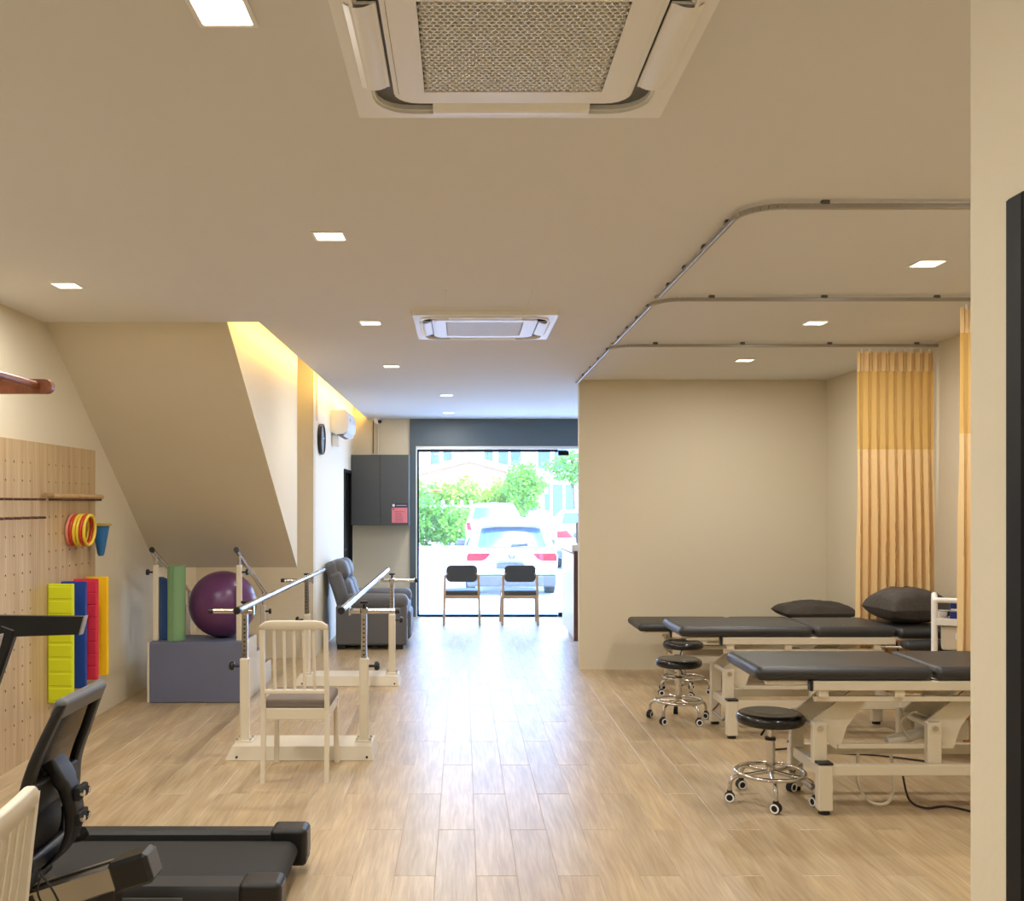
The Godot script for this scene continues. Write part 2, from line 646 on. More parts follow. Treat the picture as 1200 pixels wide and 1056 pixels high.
func build_floor() -> void:
	var fl := structure(MB.new().span(Vector3(LW, -0.2, FRONT - 0.15), Vector3(RW, -0.012, 3.0)), "floor", mats.screed)
	var tex := wood_image(1024, 1024, rgb(208, 188, 153), rgb(164, 140, 105), 3, 0.04, 0.0055, 0.6)
	var rt := NoiseTexture2D.new()
	var fn := FastNoiseLite.new()
	fn.frequency = 0.03
	fn.seed = 12
	rt.noise = fn
	rt.seamless = true
	var ramp := Gradient.new()
	ramp.colors = PackedColorArray([Color(0.85, 0.85, 0.85), Color(1, 1, 1)])
	rt.color_ramp = ramp
	var tones := []
	for t in [Color(1, 1, 1), Color(0.97, 0.96, 0.95), Color(1.0, 0.985, 0.96), Color(0.95, 0.94, 0.925)]:
		var m := mat("floor_vinyl", t, 0.40, 0, 0.62)
		m.albedo_texture = tex
		m.roughness_texture = rt
		tones.append(m)
	# planks 0.18 x 1.22 run down the room; every other row is shifted by half a plank
	var pw := 0.18
	var pl := 1.22
	var rng := RandomNumberGenerator.new()
	rng.seed = 5
	var variants := []
	for i in 12:
		variants.append(plank(pw, pl, Vector2(rng.randf() * 0.8, rng.randf() * 0.5)).mesh())
	var spots := []
	var col := 0
	var x := LW
	while x < RW:
		var w := minf(pw, RW - x)
		var z := 3.0 - (0.0 if col % 2 == 0 else pl / 2)
		if col % 2 == 1:
			spots.append([x, w, 3.0, 3.0 - pl / 2])
		while z > FRONT:
			spots.append([x, w, z, maxf(z - pl, FRONT)])
			z -= pl
		x += pw
		col += 1
	# those in view and largest in the picture come first
	var keyed := []
	for s in spots:
		var cz: float = -(s[2] + s[3]) / 2
		var cx: float = s[0] + s[1] / 2
		var seen := cz > 3.5 and cx > -0.55 * cz and cx < 0.6 * cz
		if seen and cz > 9.85 and cx > 1.2:
			seen = false
		if seen and cz > 10.3 and cx < -1.6:
			seen = false
		keyed.append([cz if seen else 100.0 + cz, s])
	keyed.sort_custom(func(p, q): return p[0] < q[0])
	var rest := MB.new()
	for i in keyed.size():
		var s: Array = keyed[i][1]
		var whole: bool = absf(s[1] - pw) < 0.001 and absf(s[2] - s[3] - pl) < 0.001
		var at := Vector3(s[0] + s[1] / 2, 0, (s[2] + s[3]) / 2)
		if i < 300:
			var o := part_mesh(variants[rng.randi() % 12] if whole else plank(s[1], s[2] - s[3], Vector2(rng.randf() * 0.8, rng.randf() * 0.5)).mesh(), "plank", tones[rng.randi() % 4], fl)
			o.position = at
		else:
			var p := plank(s[1], s[2] - s[3], Vector2(rng.randf() * 0.8, rng.randf() * 0.5))
			var o := rest.v.size()
			for k in p.v.size():
				rest.vert(p.v[k] + at, p.n[k], p.u[k])
			for k in p.ix:
				rest.ix.append(o + k)
	var r := part(rest, "further_planks", tones[0], fl)
	r.set_meta("kind", "stuff")

# one floor plank: bevelled edges, the picture of the wood laid along it; its ends lie a hair proud
func plank(w: float, l: float, at: Vector2) -> MB:
	var m := MB.new()
	var b := 0.0012
	var e := 0.003
	var hx := w / 2 - 0.0002
	var hz := l / 2 - 0.0002
	var lift := 0.0006
	var zs := [-hz, -hz + e, -hz + 0.10, hz - 0.10, hz - e, hz]
	var ys := [-0.0012, lift, 0.0, 0.0, lift, -0.0012]
	var xs := [-hx, -hx + b, hx - b, hx]
	for i in 5:
		for j in 3:
			var p := []
			var t := []
			for q in [[i, j], [i, j + 1], [i + 1, j + 1], [i + 1, j]]:
				var y: float = minf(ys[q[0]], -0.0008 if q[1] == 0 or q[1] == 3 else 1.0)
				p.append(Vector3(xs[q[1]], y, zs[q[0]]))
				t.append(at + Vector2((xs[q[1]] + hx) / 0.92, (zs[q[0]] + hz) / 2.5))
			var nn: Vector3 = (p[2] - p[0]).cross(p[1] - p[3])
			nn = nn.normalized() * (1.0 if nn.y > 0 else -1.0)
			var o := m.v.size()
			for k in 4:
				m.vert(p[k], nn, t[k])
			m.face(o, o + 1, o + 2)
			m.face(o, o + 2, o + 3)
	return m

func build_ceiling_fittings() -> void:
	# square LED downlights
	var spots := [
		[Vector3(-0.595, CEIL, -2.43), "square ceiling downlight beside the large cassette grille"],
		[Vector3(-0.605, CEIL, -4.47), "square ceiling downlight between the two air-conditioning cassettes"],
		[Vector3(-0.62, CEIL, -6.62), "square ceiling downlight beside the smaller, more distant cassette"],
		[Vector3(-0.63, CEIL, -8.71), "square ceiling downlight just beyond the more distant cassette"],
		[Vector3(-0.18, CEIL, -11.05), "thin bright ceiling downlight on the way to the entrance"],
		[Vector3(-0.19, CEIL, -13.2), "small ceiling downlight just inside the dark entrance header"],
		[Vector3(-2.21, CEIL, -5.48), "square ceiling downlight above the pegboard, before the sloping soffit"],
		[Vector3(2.36, CEIL, -4.98), "square ceiling downlight over the bed between the first two curtain rails"],
		[Vector3(2.38, CEIL, -6.62), "square ceiling downlight above the middle treatment bed"],
		[Vector3(2.40, CEIL, -8.35), "square ceiling downlight near the end wall of the treatment bay"],
		[Vector3(-0.595, CEIL, -0.3), "square ceiling downlight overhead behind the viewpoint"],
		[Vector3(-2.21, CEIL, -3.38), "square ceiling downlight above the treadmill console"],
		[Vector3(-2.21, CEIL, -1.28), "square ceiling downlight over the corner behind the machines"],
		[Vector3(2.36, CEIL, -3.2), "square ceiling downlight hidden behind the passage wall"],
	]
	var tm := MB.new().ring(rrect(0.150, 0.150, 0.006, 2), rrect(0.128, 0.128, 0.006, 2), -0.001, 0.006, Transform3D(FACE_DOWN, Vector3.ZERO)).mesh()
	var dm := MB.new().span(Vector3(-0.0645, -0.003, -0.0645), Vector3(0.0645, -0.0005, 0.0645)).mesh()
	for s in spots:
		var t := thing("ceiling_downlight", s[1], "downlight", s[0], 0, "square downlights in the ceiling")
		part_mesh(tm, "trim_ring", mats.white_plastic, t)
		part_mesh(dm, "diffuser_light", mats.diffuser, t)
		var l := AreaLight3D.new()
		l.name = "lamp"
		l.area_size = Vector2(0.13, 0.13)
		l.light_color = Color(1.0, 0.985, 0.965)
		l.light_energy = LAMP_ENERGY
		l.area_range = 20.0
		l.area_attenuation = 2.0
		l.shadow_enabled = true
		l.rotation_degrees = Vector3(-90, 0, 0)
		l.position = Vector3(0, -0.012, 0)
		t.add_child(l)
	# warm strip in the slot along the side wall
	var st := thing("cove_light_strip", "warm LED strip hidden in the ceiling slot beside the stair wall", "light strip", Vector3(-1.36, CEIL + 0.1, -10.4))
	part(MB.new().span(Vector3(0.005, -0.05, -3.75), Vector3(0.02, -0.02, 3.75)), "strip_light", mats.led_strip, st)
	var l := AreaLight3D.new()
	l.name = "lamp"
	l.area_size = Vector2(0.03, 7.4)
	l.light_color = Color(1.0, 0.82, 0.46)
	l.light_energy = COVE_ENERGY
	l.area_range = 20.0
	l.area_attenuation = 2.0
	l.shadow_enabled = true
	l.basis = Basis(Vector3(0, 1, 0), Vector3(0, 0, 1), Vector3(1, 0, 0))   # shines towards -x
	l.position = Vector3(-0.001, -0.035, 0)
	st.add_child(l)
	# cassettes
	var c := cassette()
	c.position = Vector3(0.146, CEIL, -2.575)
	var c2 := place(c, "white ceiling air-conditioning cassette with fine hatch joints beside it", Vector3(0.146, CEIL, -6.69))
	c2.rotation.y = 0
	# curtain rails
	for s in [[-3.95, -5.7, 4, "curtain rail on the ceiling, the widest one, rounding the first corner"], [-5.75, -7.38, 4, "curtain rail on the ceiling between the two downlit beds"], [-7.43, -9.68, 4, "curtain rail on the ceiling that carries the open orange curtain"]]:
		var t := thing("curtain_rail", s[3], "curtain rail", Vector3(1.14, 2.835, s[0]), 0, "aluminium curtain rails of the treatment bay")
		var far: float = s[1] - s[0]
		var pts := [Vector3(RW - 1.14, 0, 0)]
		for i in 9:
			var a := PI / 2 * i / 8.0
			pts.append(Vector3(0.16 - sin(a) * 0.16, 0, -0.16 + cos(a) * 0.16))
		pts.append(Vector3(0, 0, far + 0.05))
		pts.append(Vector3(-0.02, 0, far))
		var m := MB.new()
		for i in pts.size() - 1:
			m.bar(pts[i], pts[i + 1], 0.018, 0.022, 0.003)
		part(m, "rail", mats.alu_rail, t)
		var n := 4
		for i in n:
			part(MB.new().box(Vector3(0.32 + i * 0.66, 0.016, 0), Vector3(0.034, 0.020, 0.024), 0.004), "bracket", mats.grey_plastic, t)
		for i in n:
			part(MB.new().box(Vector3(0, 0.016, -0.28 + far * i / n * 0.92), Vector3(0.024, 0.020, 0.034), 0.004), "bracket", mats.grey_plastic, t)

const COVE_ENERGY := 7.0

func cassette() -> Node3D:
	var t := thing("ceiling_cassette", "large white ceiling air-conditioning cassette with honeycomb grille, directly overhead", "air conditioner", Vector3.ZERO, 0, "ceiling cassettes")
	var X := Transform3D(FACE_DOWN, Vector3.ZERO)
	var wpl: Material = mats.white_plastic
	# outer panel, then a raised rounded band, then the inner grille panel
	var m := MB.new()
	m.ring(rrect(0.93, 0.93, 0.012, 5), rrect(0.80, 0.80, 0.10, 5), 0.0, 0.026, X)
	part(m, "outer_panel", wpl, t)
	m = MB.new()
	m.ring(rrect(0.835, 0.835, 0.12, 5), rrect(0.815, 0.815, 0.115, 5), 0.020, 0.036, X)
	part(m, "raised_lip", wpl, t)
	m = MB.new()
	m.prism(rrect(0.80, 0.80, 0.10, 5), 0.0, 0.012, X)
	part(m, "recess", mats.grey_plastic, t)  # outlets are white plastic inside; the grey colour stands in for their shade
	m = MB.new()
	m.ring(rrect(0.66, 0.66, 0.055, 5), rrect(0.512, 0.512, 0.004, 5), 0.006, 0.034, X)
	part(m, "inner_panel", wpl, t)
	m = MB.new()
	m.ring(rrect(0.69, 0.69, 0.07, 5), rrect(0.664, 0.664, 0.057, 5), 0.006, 0.03, X)
	part(m, "inner_lip", wpl, t)
	part(MB.new().prism(rrect(0.515, 0.515, 0.004, 2), 0.010, 0.014, X), "filter", mats.filter_grey if mats.has("filter_grey") else mat("filter_grey", rgb(112, 98, 74), 0.9), t)
	# honeycomb
	m = MB.new()
	var ri := 0.0082
	var dx := 0.0182
	var dy := 0.0158
	var rows := 32
	for r in rows:
		for q in 28:
			var cx := (q - 13.5) * dx + (0.0 if r % 2 == 0 else dx / 2)
			var cy := (r - (rows - 1) / 2.0) * dy
			if absf(cx) > 0.252:
				continue
			for k in 6:
				var a0 := PI / 3 * k + PI / 6
				var a1 := PI / 3 * (k + 1) + PI / 6
				var i0 := Vector2(cx + cos(a0) * ri, cy + sin(a0) * ri)
				var i1 := Vector2(cx + cos(a1) * ri, cy + sin(a1) * ri)
				var o0 := Vector2(cx + cos(a0) * dx * 0.5774, cy + sin(a0) * dx * 0.5774)
				var o1 := Vector2(cx + cos(a1) * dx * 0.5774, cy + sin(a1) * dx * 0.5774)
				m.quad(X * Vector3(i0.x, i0.y, 0.033), X * Vector3(i1.x, i1.y, 0.033), X * Vector3(o1.x, o1.y, 0.033), X * Vector3(o0.x, o0.y, 0.033), Vector3.DOWN)
				var nn := X.basis * Vector3(cx - (i0.x + i1.x) / 2, cy - (i0.y + i1.y) / 2, 0).normalized()
				m.quad(X * Vector3(i0.x, i0.y, 0.033), X * Vector3(i1.x, i1.y, 0.033), X * Vector3(i1.x, i1.y, 0.020), X * Vector3(i0.x, i0.y, 0.020), nn)
	part(m, "grille", mats.white_plastic, t)
	# four outlet flaps over the recess
	for k in 4:
		var bs := Basis(Vector3.UP, PI / 2 * k)
		var lv := MB.new()
		var g := []
		for i in 7:
			var f := i / 6.0
			var row := []
			for x in [-0.235, 0.235]:
				row.append(bs * Vector3(x, -0.036 + 0.012 * (f - 0.5) * (f - 0.5) * 4.0 - 0.004 * f, 0.355 + 0.078 * f))
			g.append(row)
		lv.sheet(g, Vector3.DOWN)
		lv.box(bs * Vector3(0, -0.024, 0.392), Vector3(0.47, 0.008, 0.078) if k % 2 == 0 else Vector3(0.078, 0.008, 0.47), 0.002)
		part(lv, "flap", wpl, t)
	return t

func build_front() -> void:
	# dark header and jamb round the shop front
	structure(MB.new().span(Vector3(-0.76, 2.47, FRONT - 0.15), Vector3(3.2, CEIL + 0.05, FRONT + 0.03)), "trim_1", mats.slate, "dark slate header above the glass shop front", "header")
	structure(MB.new().span(Vector3(-0.76, 0, FRONT - 0.15), Vector3(-0.675, 2.47, FRONT + 0.03)), "trim_2", mats.slate, "dark slate jamb beside the glass shop front", "jamb")
	structure(MB.new().span(Vector3(-0.76, CEIL + 0.05, FRONT - 0.15), Vector3(3.2, 3.2, FRONT)), "wall_over_front", mats.wall_paint)
	var w := structure(MB.new().span(Vector3(-0.675, 2.425, FRONT - 0.06), Vector3(3.2, 2.47, FRONT + 0.02), 0.004), "window_1", mats.white_plastic, "frameless glass shop front with a white head rail", "shop front")
	part(MB.new().span(Vector3(-0.675, 0, FRONT - 0.05), Vector3(-0.655, 2.425, FRONT + 0.01)), "side_rail", mats.white_plastic, w)
	var fr := MB.new()
	fr.span(Vector3(-0.655, 0.005, FRONT - 0.04), Vector3(-0.63, 2.42, FRONT))
	fr.span(Vector3(-0.63, 2.385, FRONT - 0.04), Vector3(1.38, 2.42, FRONT))
	fr.span(Vector3(-0.63, 0.0, FRONT - 0.04), Vector3(1.38, 0.03, FRONT))
	part(fr, "black_frame", mats.black_metal, w)
	part(MB.new().span(Vector3(1.385, 2.335, FRONT - 0.04), Vector3(1.54, 2.405, FRONT), 0.004), "patch_fitting", mats.black_metal, w)
	part(MB.new().span(Vector3(1.385, 0.0, FRONT - 0.04), Vector3(1.54, 0.06, FRONT), 0.004), "patch_fitting", mats.black_metal, w)
	for s in [[-0.632, 0.36], [0.366, 1.382], [1.39, 2.29], [2.296, 3.19]]:
		part(MB.new().span(Vector3(s[0], 0.02, FRONT - 0.026), Vector3(s[1], 2.43, FRONT - 0.016)), "pane", mats.glass, w)
	# door in the entrance side wall
	var d := structure(MB.new().span(Vector3(-1.66, 0.005, -13.94), Vector3(-1.62, 2.06, -13.09), 0.003), "door_2", mats.black_metal, "narrow black door in the white side wall by the cabinets", "door")
	fr = MB.new()
	fr.span(Vector3(-1.73, 0, -13.09), Vector3(-1.565, 2.1, -13.05))
	fr.span(Vector3(-1.73, 0, -13.98), Vector3(-1.565, 2.1, -13.94))
	fr.span(Vector3(-1.73, 2.06, -13.94), Vector3(-1.565, 2.1, -13.09))
	part(fr, "door_frame", mats.black_metal, d)
	part(MB.new().cyl(Vector3(-1.62, 1.02, -13.17), Vector3(-1.57, 1.02, -13.17), 0.022).cyl(Vector3(-1.575, 1.02, -13.17), Vector3(-1.575, 1.02, -13.29), 0.009), "door_handle", mats.chrome, d)

# ---------------------------------------------------------------- pegboard wall

# a board with real peg holes; local x runs along the wall, y up, facing +z
func peg_panel(w: float, h: float, cols: Array, rows: Array, pitch: float, rad := 0.009, deep := 0.018, side := 0.036) -> MB:
	var m := MB.new()
	var uvs := func(p: Vector3) -> Vector2: return Vector2((p.x + w / 2) / w, 1.0 - p.y / h)
	var xs := [-w / 2]
	for c in cols:
		xs.append(c - pitch / 2)
	xs.append(cols[-1] + pitch / 2)
	xs.append(w / 2)
	var ys := [0.0]
	for r in rows:
		ys.append(r - pitch / 2)
	ys.append(rows[-1] + pitch / 2)
	ys.append(h)
	for i in xs.size() - 1:
		for j in ys.size() - 1:
			var x0: float = xs[i]
			var x1: float = xs[i + 1]
			var y0: float = ys[j]
			var y1: float = ys[j + 1]
			if i > 0 and i < xs.size() - 2 and j > 0 and j < ys.size() - 2:
				var c := Vector3((x0 + x1) / 2, (y0 + y1) / 2, 0)
				var rim := [Vector3(x1, c.y, 0), Vector3(x1, y1, 0), Vector3(c.x, y1, 0), Vector3(x0, y1, 0), Vector3(x0, c.y, 0), Vector3(x0, y0, 0), Vector3(c.x, y0, 0), Vector3(x1, y0, 0)]
				for k in 8:
					var a := c + Vector3(cos(PI / 4 * k), sin(PI / 4 * k), 0) * rad
					var b := c + Vector3(cos(PI / 4 * (k + 1)), sin(PI / 4 * (k + 1)), 0) * rad
					var o := m.v.size()
					for p in [rim[k], rim[(k + 1) % 8], b, a]:
						m.vert(p, Vector3(0, 0, 1), uvs.call(p))
					m.face(o, o + 1, o + 2)
					m.face(o, o + 2, o + 3)
					var inn := (c - (a + b) / 2).normalized()
					m.quad(a, b, b + Vector3(0, 0, -deep), a + Vector3(0, 0, -deep), inn, Rect2(0.5, 0.5, 0.01, 0.01))
			else:
				var o := m.v.size()
				for p in [Vector3(x0, y0, 0), Vector3(x1, y0, 0), Vector3(x1, y1, 0), Vector3(x0, y1, 0)]:
					m.vert(p, Vector3(0, 0, 1), uvs.call(p))
				m.face(o, o + 1, o + 2)
				m.face(o, o + 2, o + 3)
	for s in [-1.0, 1.0]:
		m.quad(Vector3(s * w / 2, 0, 0), Vector3(s * w / 2, h, 0), Vector3(s * w / 2, h, -side), Vector3(s * w / 2, 0, -side), Vector3(s, 0, 0), Rect2(0.02, 0, 0.01, 1))
	m.quad(Vector3(-w / 2, h, 0), Vector3(w / 2, h, 0), Vector3(w / 2, h, -side), Vector3(-w / 2, h, -side), Vector3.UP, Rect2(0, 0, 1, 0.01))
	return m

func build_peg_wall() -> void:
	var t := thing("pegboard", "tall oak pegboard with rows of small holes and dark pegs", "pegboard", Vector3(LW, 0, -6.455))
	var rows := []
	for i in 16:
		rows.append(1.90 - 0.117 * (15 - i))
	var c1 := []
	for i in 7:
		c1.append(-0.345 + 0.115 * i)
	var turn := Basis(Vector3(0, 0, -1), Vector3(0, 1, 0), Vector3(1, 0, 0))    # board x along -z, facing +x
	for k in 2:
		var o := part(peg_panel(0.972, 2.04, c1, rows, 0.115), "panel", mats.oak_peg, t)
		o.transform = Transform3D(turn, Vector3(0.04, 0, 0.487 - 0.974 * k))
	var pegm := MB.new().cyl(Vector3(-0.012, 0, 0), Vector3(0.10, 0, 0), 0.0075, -1, 8).mesh()
	for k in 2:
		for i in 7:
			var z: float = 0.487 - 0.974 * k - c1[i]
			part_mesh(pegm, "peg", mats.peg_brown, t).position = Vector3(0.04, 1.666, z)
			if k == 0:
				part_mesh(pegm, "peg", mats.peg_brown, t).position = Vector3(0.04, 1.549, z)
	part_mesh(pegm, "peg", mats.peg_brown, t).position = Vector3(0.04, 1.549, -0.50)
	part_mesh(pegm, "peg", mats.peg_brown, t).position = Vector3(0.04, 1.432, -0.94)
	# exercise pole lying on the upper pegs
	var st := thing("exercise_pole", "pale wooden exercise pole lying on the upper pegs", "pole", Vector3(LW + 0.085, 1.69, -6.9))
	part(MB.new().cyl(Vector3(0, 0, 0.36), Vector3(0, 0, -0.55), 0.016), "shaft", mats.pale_wood, st)
	part(MB.new().cyl(Vector3(0, 0, 0.47), Vector3(0, 0, 0.36), 0.018), "grip", mat("grip_brown", rgb(150, 122, 86), 0.6), st)
	# throwing rings on one peg
	mat("ring_yellow", rgb(236, 204, 62), 0.4)
	mat("ring_red", rgb(206, 60, 40), 0.4)
	mat("ring_pink", rgb(226, 142, 118), 0.4)
	var kinds := ["ring_pink", "ring_red", "ring_yellow", "ring_yellow", "ring_red", "ring_yellow"]
	var names := ["pink rubber throwing ring hanging flat against the pegboard", "red rubber throwing ring between the pink and yellow rings", "yellow rubber throwing ring next to the red one in the hanging row", "yellow rubber throwing ring in the middle of the hanging row", "red rubber throwing ring second from the free end of the peg", "yellow rubber throwing ring at the free end of the peg"]
	for i in 6:
		var pts := []
		for k in 32:
			var a := TAU * k / 32
			pts.append(Vector3(0.02 * sin(a) * 0.3, sin(a) * 0.105, cos(a) * 0.105))
		solo(MB.new().tube(pts, 0.0115, 8, true), "throwing_ring", mats[kinds[i]], names[i], "ring", Vector3(LW + 0.056 + 0.024 * i, 1.451, -6.955), 0, "throwing rings on a peg")
	# training cones nested upside down
	mat("cone_blue", rgb(36, 104, 158), 0.5)
	mat("cone_olive", rgb(168, 148, 58), 0.5)
	var cn := thing("training_cone", "blue training cone hung upside down with an olive rim", "cone", Vector3(LW + 0.13, 1.25, -7.3))
	part(MB.new().lathe([Vector2(0, 0.0), Vector2(0.018, 0.0), Vector2(0.026, 0.02), Vector2(0.062, 0.222), Vector2(0.058, 0.224), Vector2(0.02, 0.02), Vector2(0, 0.02)], 24), "cone_body", mats.cone_blue, cn)
	part(MB.new().lathe([Vector2(0.056, 0.224), Vector2(0.076, 0.224), Vector2(0.076, 0.238), Vector2(0.05, 0.24), Vector2(0.045, 0.23)], 24), "rim", mats.cone_olive, cn)
	# foam mats that hang edge-on from the wall
	for s in [["lime", rgb(206, 214, 20), -6.585, 0.303, 0.168, true, "lime green ribbed foam mat hanging against the pegboard"], ["blue", rgb(14, 62, 150), -6.80, 0.36, 0.17, false, "dark blue foam mat hanging between the lime and red mats"], ["red", rgb(216, 42, 74), -7.02, 0.38, 0.17, true, "crimson ribbed foam mat hanging between the blue and yellow mats"], ["yellow", rgb(252, 204, 12), -7.235, 0.375, 0.165, false, "bright yellow foam mat hanging at the end of the pegboard"]]:
		var ma := mat("foam_" + s[0], s[1], 0.7)
		var bt := thing("foam_mat", s[6], "foam mat", Vector3(LW + 0.042, 0, s[2]), 0, "coloured foam mats hanging on the pegboard")
		part(MB.new().span(Vector3(0, s[3], -0.018), Vector3(s[4], 1.10, 0.014), 0.004), "sheet", ma, bt)
		if s[5]:
			for k in 8:
				var y: float = lerpf(s[3] + 0.01, 1.09, (k + 0.5) / 8.0)
				part(MB.new().box(Vector3(s[4] / 2, y, 0.0145), Vector3(s[4] - 0.012, 0.082, 0.009), 0.004), "rib", ma, bt)
	# wall-mounted pull-up bar high on the wall
	var pb := thing("pull_up_bar", "brown wooden pull-up bar on rounded brackets high on the side wall", "pull-up bar", Vector3(LW, 2.235, -4.3))
	for z in [-0.7, 0.45]:
		var poly := PackedVector2Array([Vector2(0.002, -0.036), Vector2(0.70, -0.036)])
		for i in 9:
			var a := -PI / 2 + PI * i / 8.0
			poly.append(Vector2(0.70 + cos(a) * 0.036, sin(a) * 0.036))
		poly.append(Vector2(0.002, 0.036))
		part(MB.new().prism(poly, z - 0.02, z + 0.02), "bracket", mats.brown_wood, pb)
	part(MB.new().cyl(Vector3(0.655, 0.005, -0.668), Vector3(0.655, 0.005, 0.43), 0.019), "grip_bar", mats.brown_wood, pb)

# ---------------------------------------------------------------- under the stair

func build_stair_corner() -> void:
	# training steps: a platform with two lower steps behind and a rail on each side
	var bl := mat("step_blue", rgb(106, 112, 136), 0.55)
	var t := thing("training_steps", "physiotherapy training steps with blue-grey front and sloping handrails", "training steps", Vector3(-2.195, 0, -8.06))
	part(MB.new().span(Vector3(-0.375, 0.004, -0.018), Vector3(0.39, 0.488, 0.0), 0.002), "front_panel", bl, t)
	part(MB.new().span(Vector3(-0.375, 0.482, -0.46), Vector3(0.39, 0.5, -0.002), 0.003), "platform", bl, t)
	var side := PackedVector2Array([Vector2(0, 0), Vector2(0, 0.5), Vector2(0.46, 0.5), Vector2(0.46, 0.34), Vector2(0.78, 0.34), Vector2(0.78, 0.18), Vector2(1.1, 0.18), Vector2(1.1, 0)])
	for x in [-0.395, 0.39]:
		part(MB.new().prism(side, 0.0, 0.018, Transform3D(Basis(Vector3(0, 0, -1), Vector3(0, 1, 0), Vector3(1, 0, 0)), Vector3(x, 0.002, 0))), "side_panel", mats.off_white, t)
	for s in [[0.46, 0.34], [0.78, 0.18]]:
		part(MB.new().span(Vector3(-0.375, s[1] - 0.02, -s[0] - 0.32), Vector3(0.388, s[1], -s[0])), "step", bl, t)
		part(MB.new().span(Vector3(-0.375, s[1], -s[0] - 0.012), Vector3(0.388, s[1] + 0.158, -s[0])), "riser", bl, t)
	for x in [-0.345, 0.345]:
		part(MB.new().bar(Vector3(x, 0.502, -0.07), Vector3(x, 1.13, -0.07), 0.045, 0.03, 0.006, Vector3.FORWARD), "rail_post", mats.white_metal, t)
		part(MB.new().cyl(Vector3(x, 1.13, -0.07), Vector3(x, 1.215, -0.07), 0.012), "clamp_tube", mats.chrome, t)
		part(MB.new().bar(Vector3(x, 0.182, -1.04), Vector3(x, 0.70, -1.04), 0.045, 0.03, 0.006, Vector3.FORWARD), "rail_post", mats.white_metal, t)
		part(MB.new().cyl(Vector3(x, 0.70, -1.04), Vector3(x, 0.83, -1.04), 0.012), "clamp_tube", mats.chrome, t)
		part(MB.new().cyl(Vector3(x, 1.255, 0.02), Vector3(x, 0.80, -1.12), 0.019), "handrail", mats.chrome, t)
		part(MB.new().cyl(Vector3(x, 1.264, 0.043), Vector3(x, 1.255, 0.02), 0.022), "end_cap", mats.black_plastic, t)
		part(MB.new().lathe([Vector2(0, 0), Vector2(0.008, 0), Vector2(0.008, 0.03), Vector2(0.024, 0.034), Vector2(0.024, 0.055), Vector2(0, 0.058)], 12, Transform3D(Basis(Vector3.FORWARD, PI / 2 * signf(x)), Vector3(x + 0.0225 * signf(x), 1.07, -0.07))), "knob", mats.black_plastic, t)
		part(MB.new().lathe([Vector2(0, 0), Vector2(0.008, 0), Vector2(0.008, 0.03), Vector2(0.024, 0.034), Vector2(0.024, 0.055), Vector2(0, 0.058)], 12, Transform3D(Basis(Vector3.FORWARD, PI / 2 * signf(x)), Vector3(x + 0.0225 * signf(x), 0.64, -1.04))), "knob", mats.black_plastic, t)
	# purple ball
	var pm := mat("ball_purple", rgb(98, 54, 100), 0.3)
	var b := thing("exercise_ball", "large glossy purple exercise ball resting on the training steps", "exercise ball", Vector3(-2.045, 0.5, -8.375))
	part(MB.new().ball(Vector3(0, 0.282, 0), Vector3(0.285, 0.282, 0.285), 40), "ball_skin", pm, b)
	var v := Vector3(-0.93, 0.02, 0.36).normalized()
	part(MB.new().cyl(Vector3(0, 0.282, 0) + v * 0.284, Vector3(0, 0.282, 0) + v * 0.294, 0.011, -1, 12), "valve", mats.white_plastic, b)
	# green mat roll: a spiral section
	var gm := mat("mat_green", rgb(126, 164, 120), 0.75)
	var sp := PackedVector2Array()
	var back := PackedVector2Array()
	for i in 65:
		var a := TAU * 2.6 * i / 64.0
		var r := 0.036 + 0.018 * a / TAU
		sp.append(Vector2(cos(a), sin(a) * 0.8) * r)
		back.append(Vector2(cos(a), sin(a) * 0.8) * (r - 0.0125))
	back.reverse()
	sp.append_array(back)
	solo(MB.new().prism(sp, 0.0, 0.62, Transform3D(Basis(Vector3(1, 0, 0), Vector3(0, 0, -1), Vector3(0, 1, 0)), Vector3.ZERO)), "rolled_mat", gm, "pale green rolled exercise mat standing beside the purple ball", "exercise mat", Vector3(-2.37, 0.502, -8.15), 35)
	# blue foam block
	solo(MB.new().box(Vector3(0, 0.255, 0), Vector3(0.045, 0.51, 0.24), 0.006, Basis(Vector3.UP, 0.42)), "foam_board", mat("foam_board_blue", rgb(44, 82, 146), 0.65), "upright blue foam board standing beside the green mat roll", "foam board", Vector3(-2.53, 0.502, -8.29))

# ---------------------------------------------------------------- parallel bars and chairs

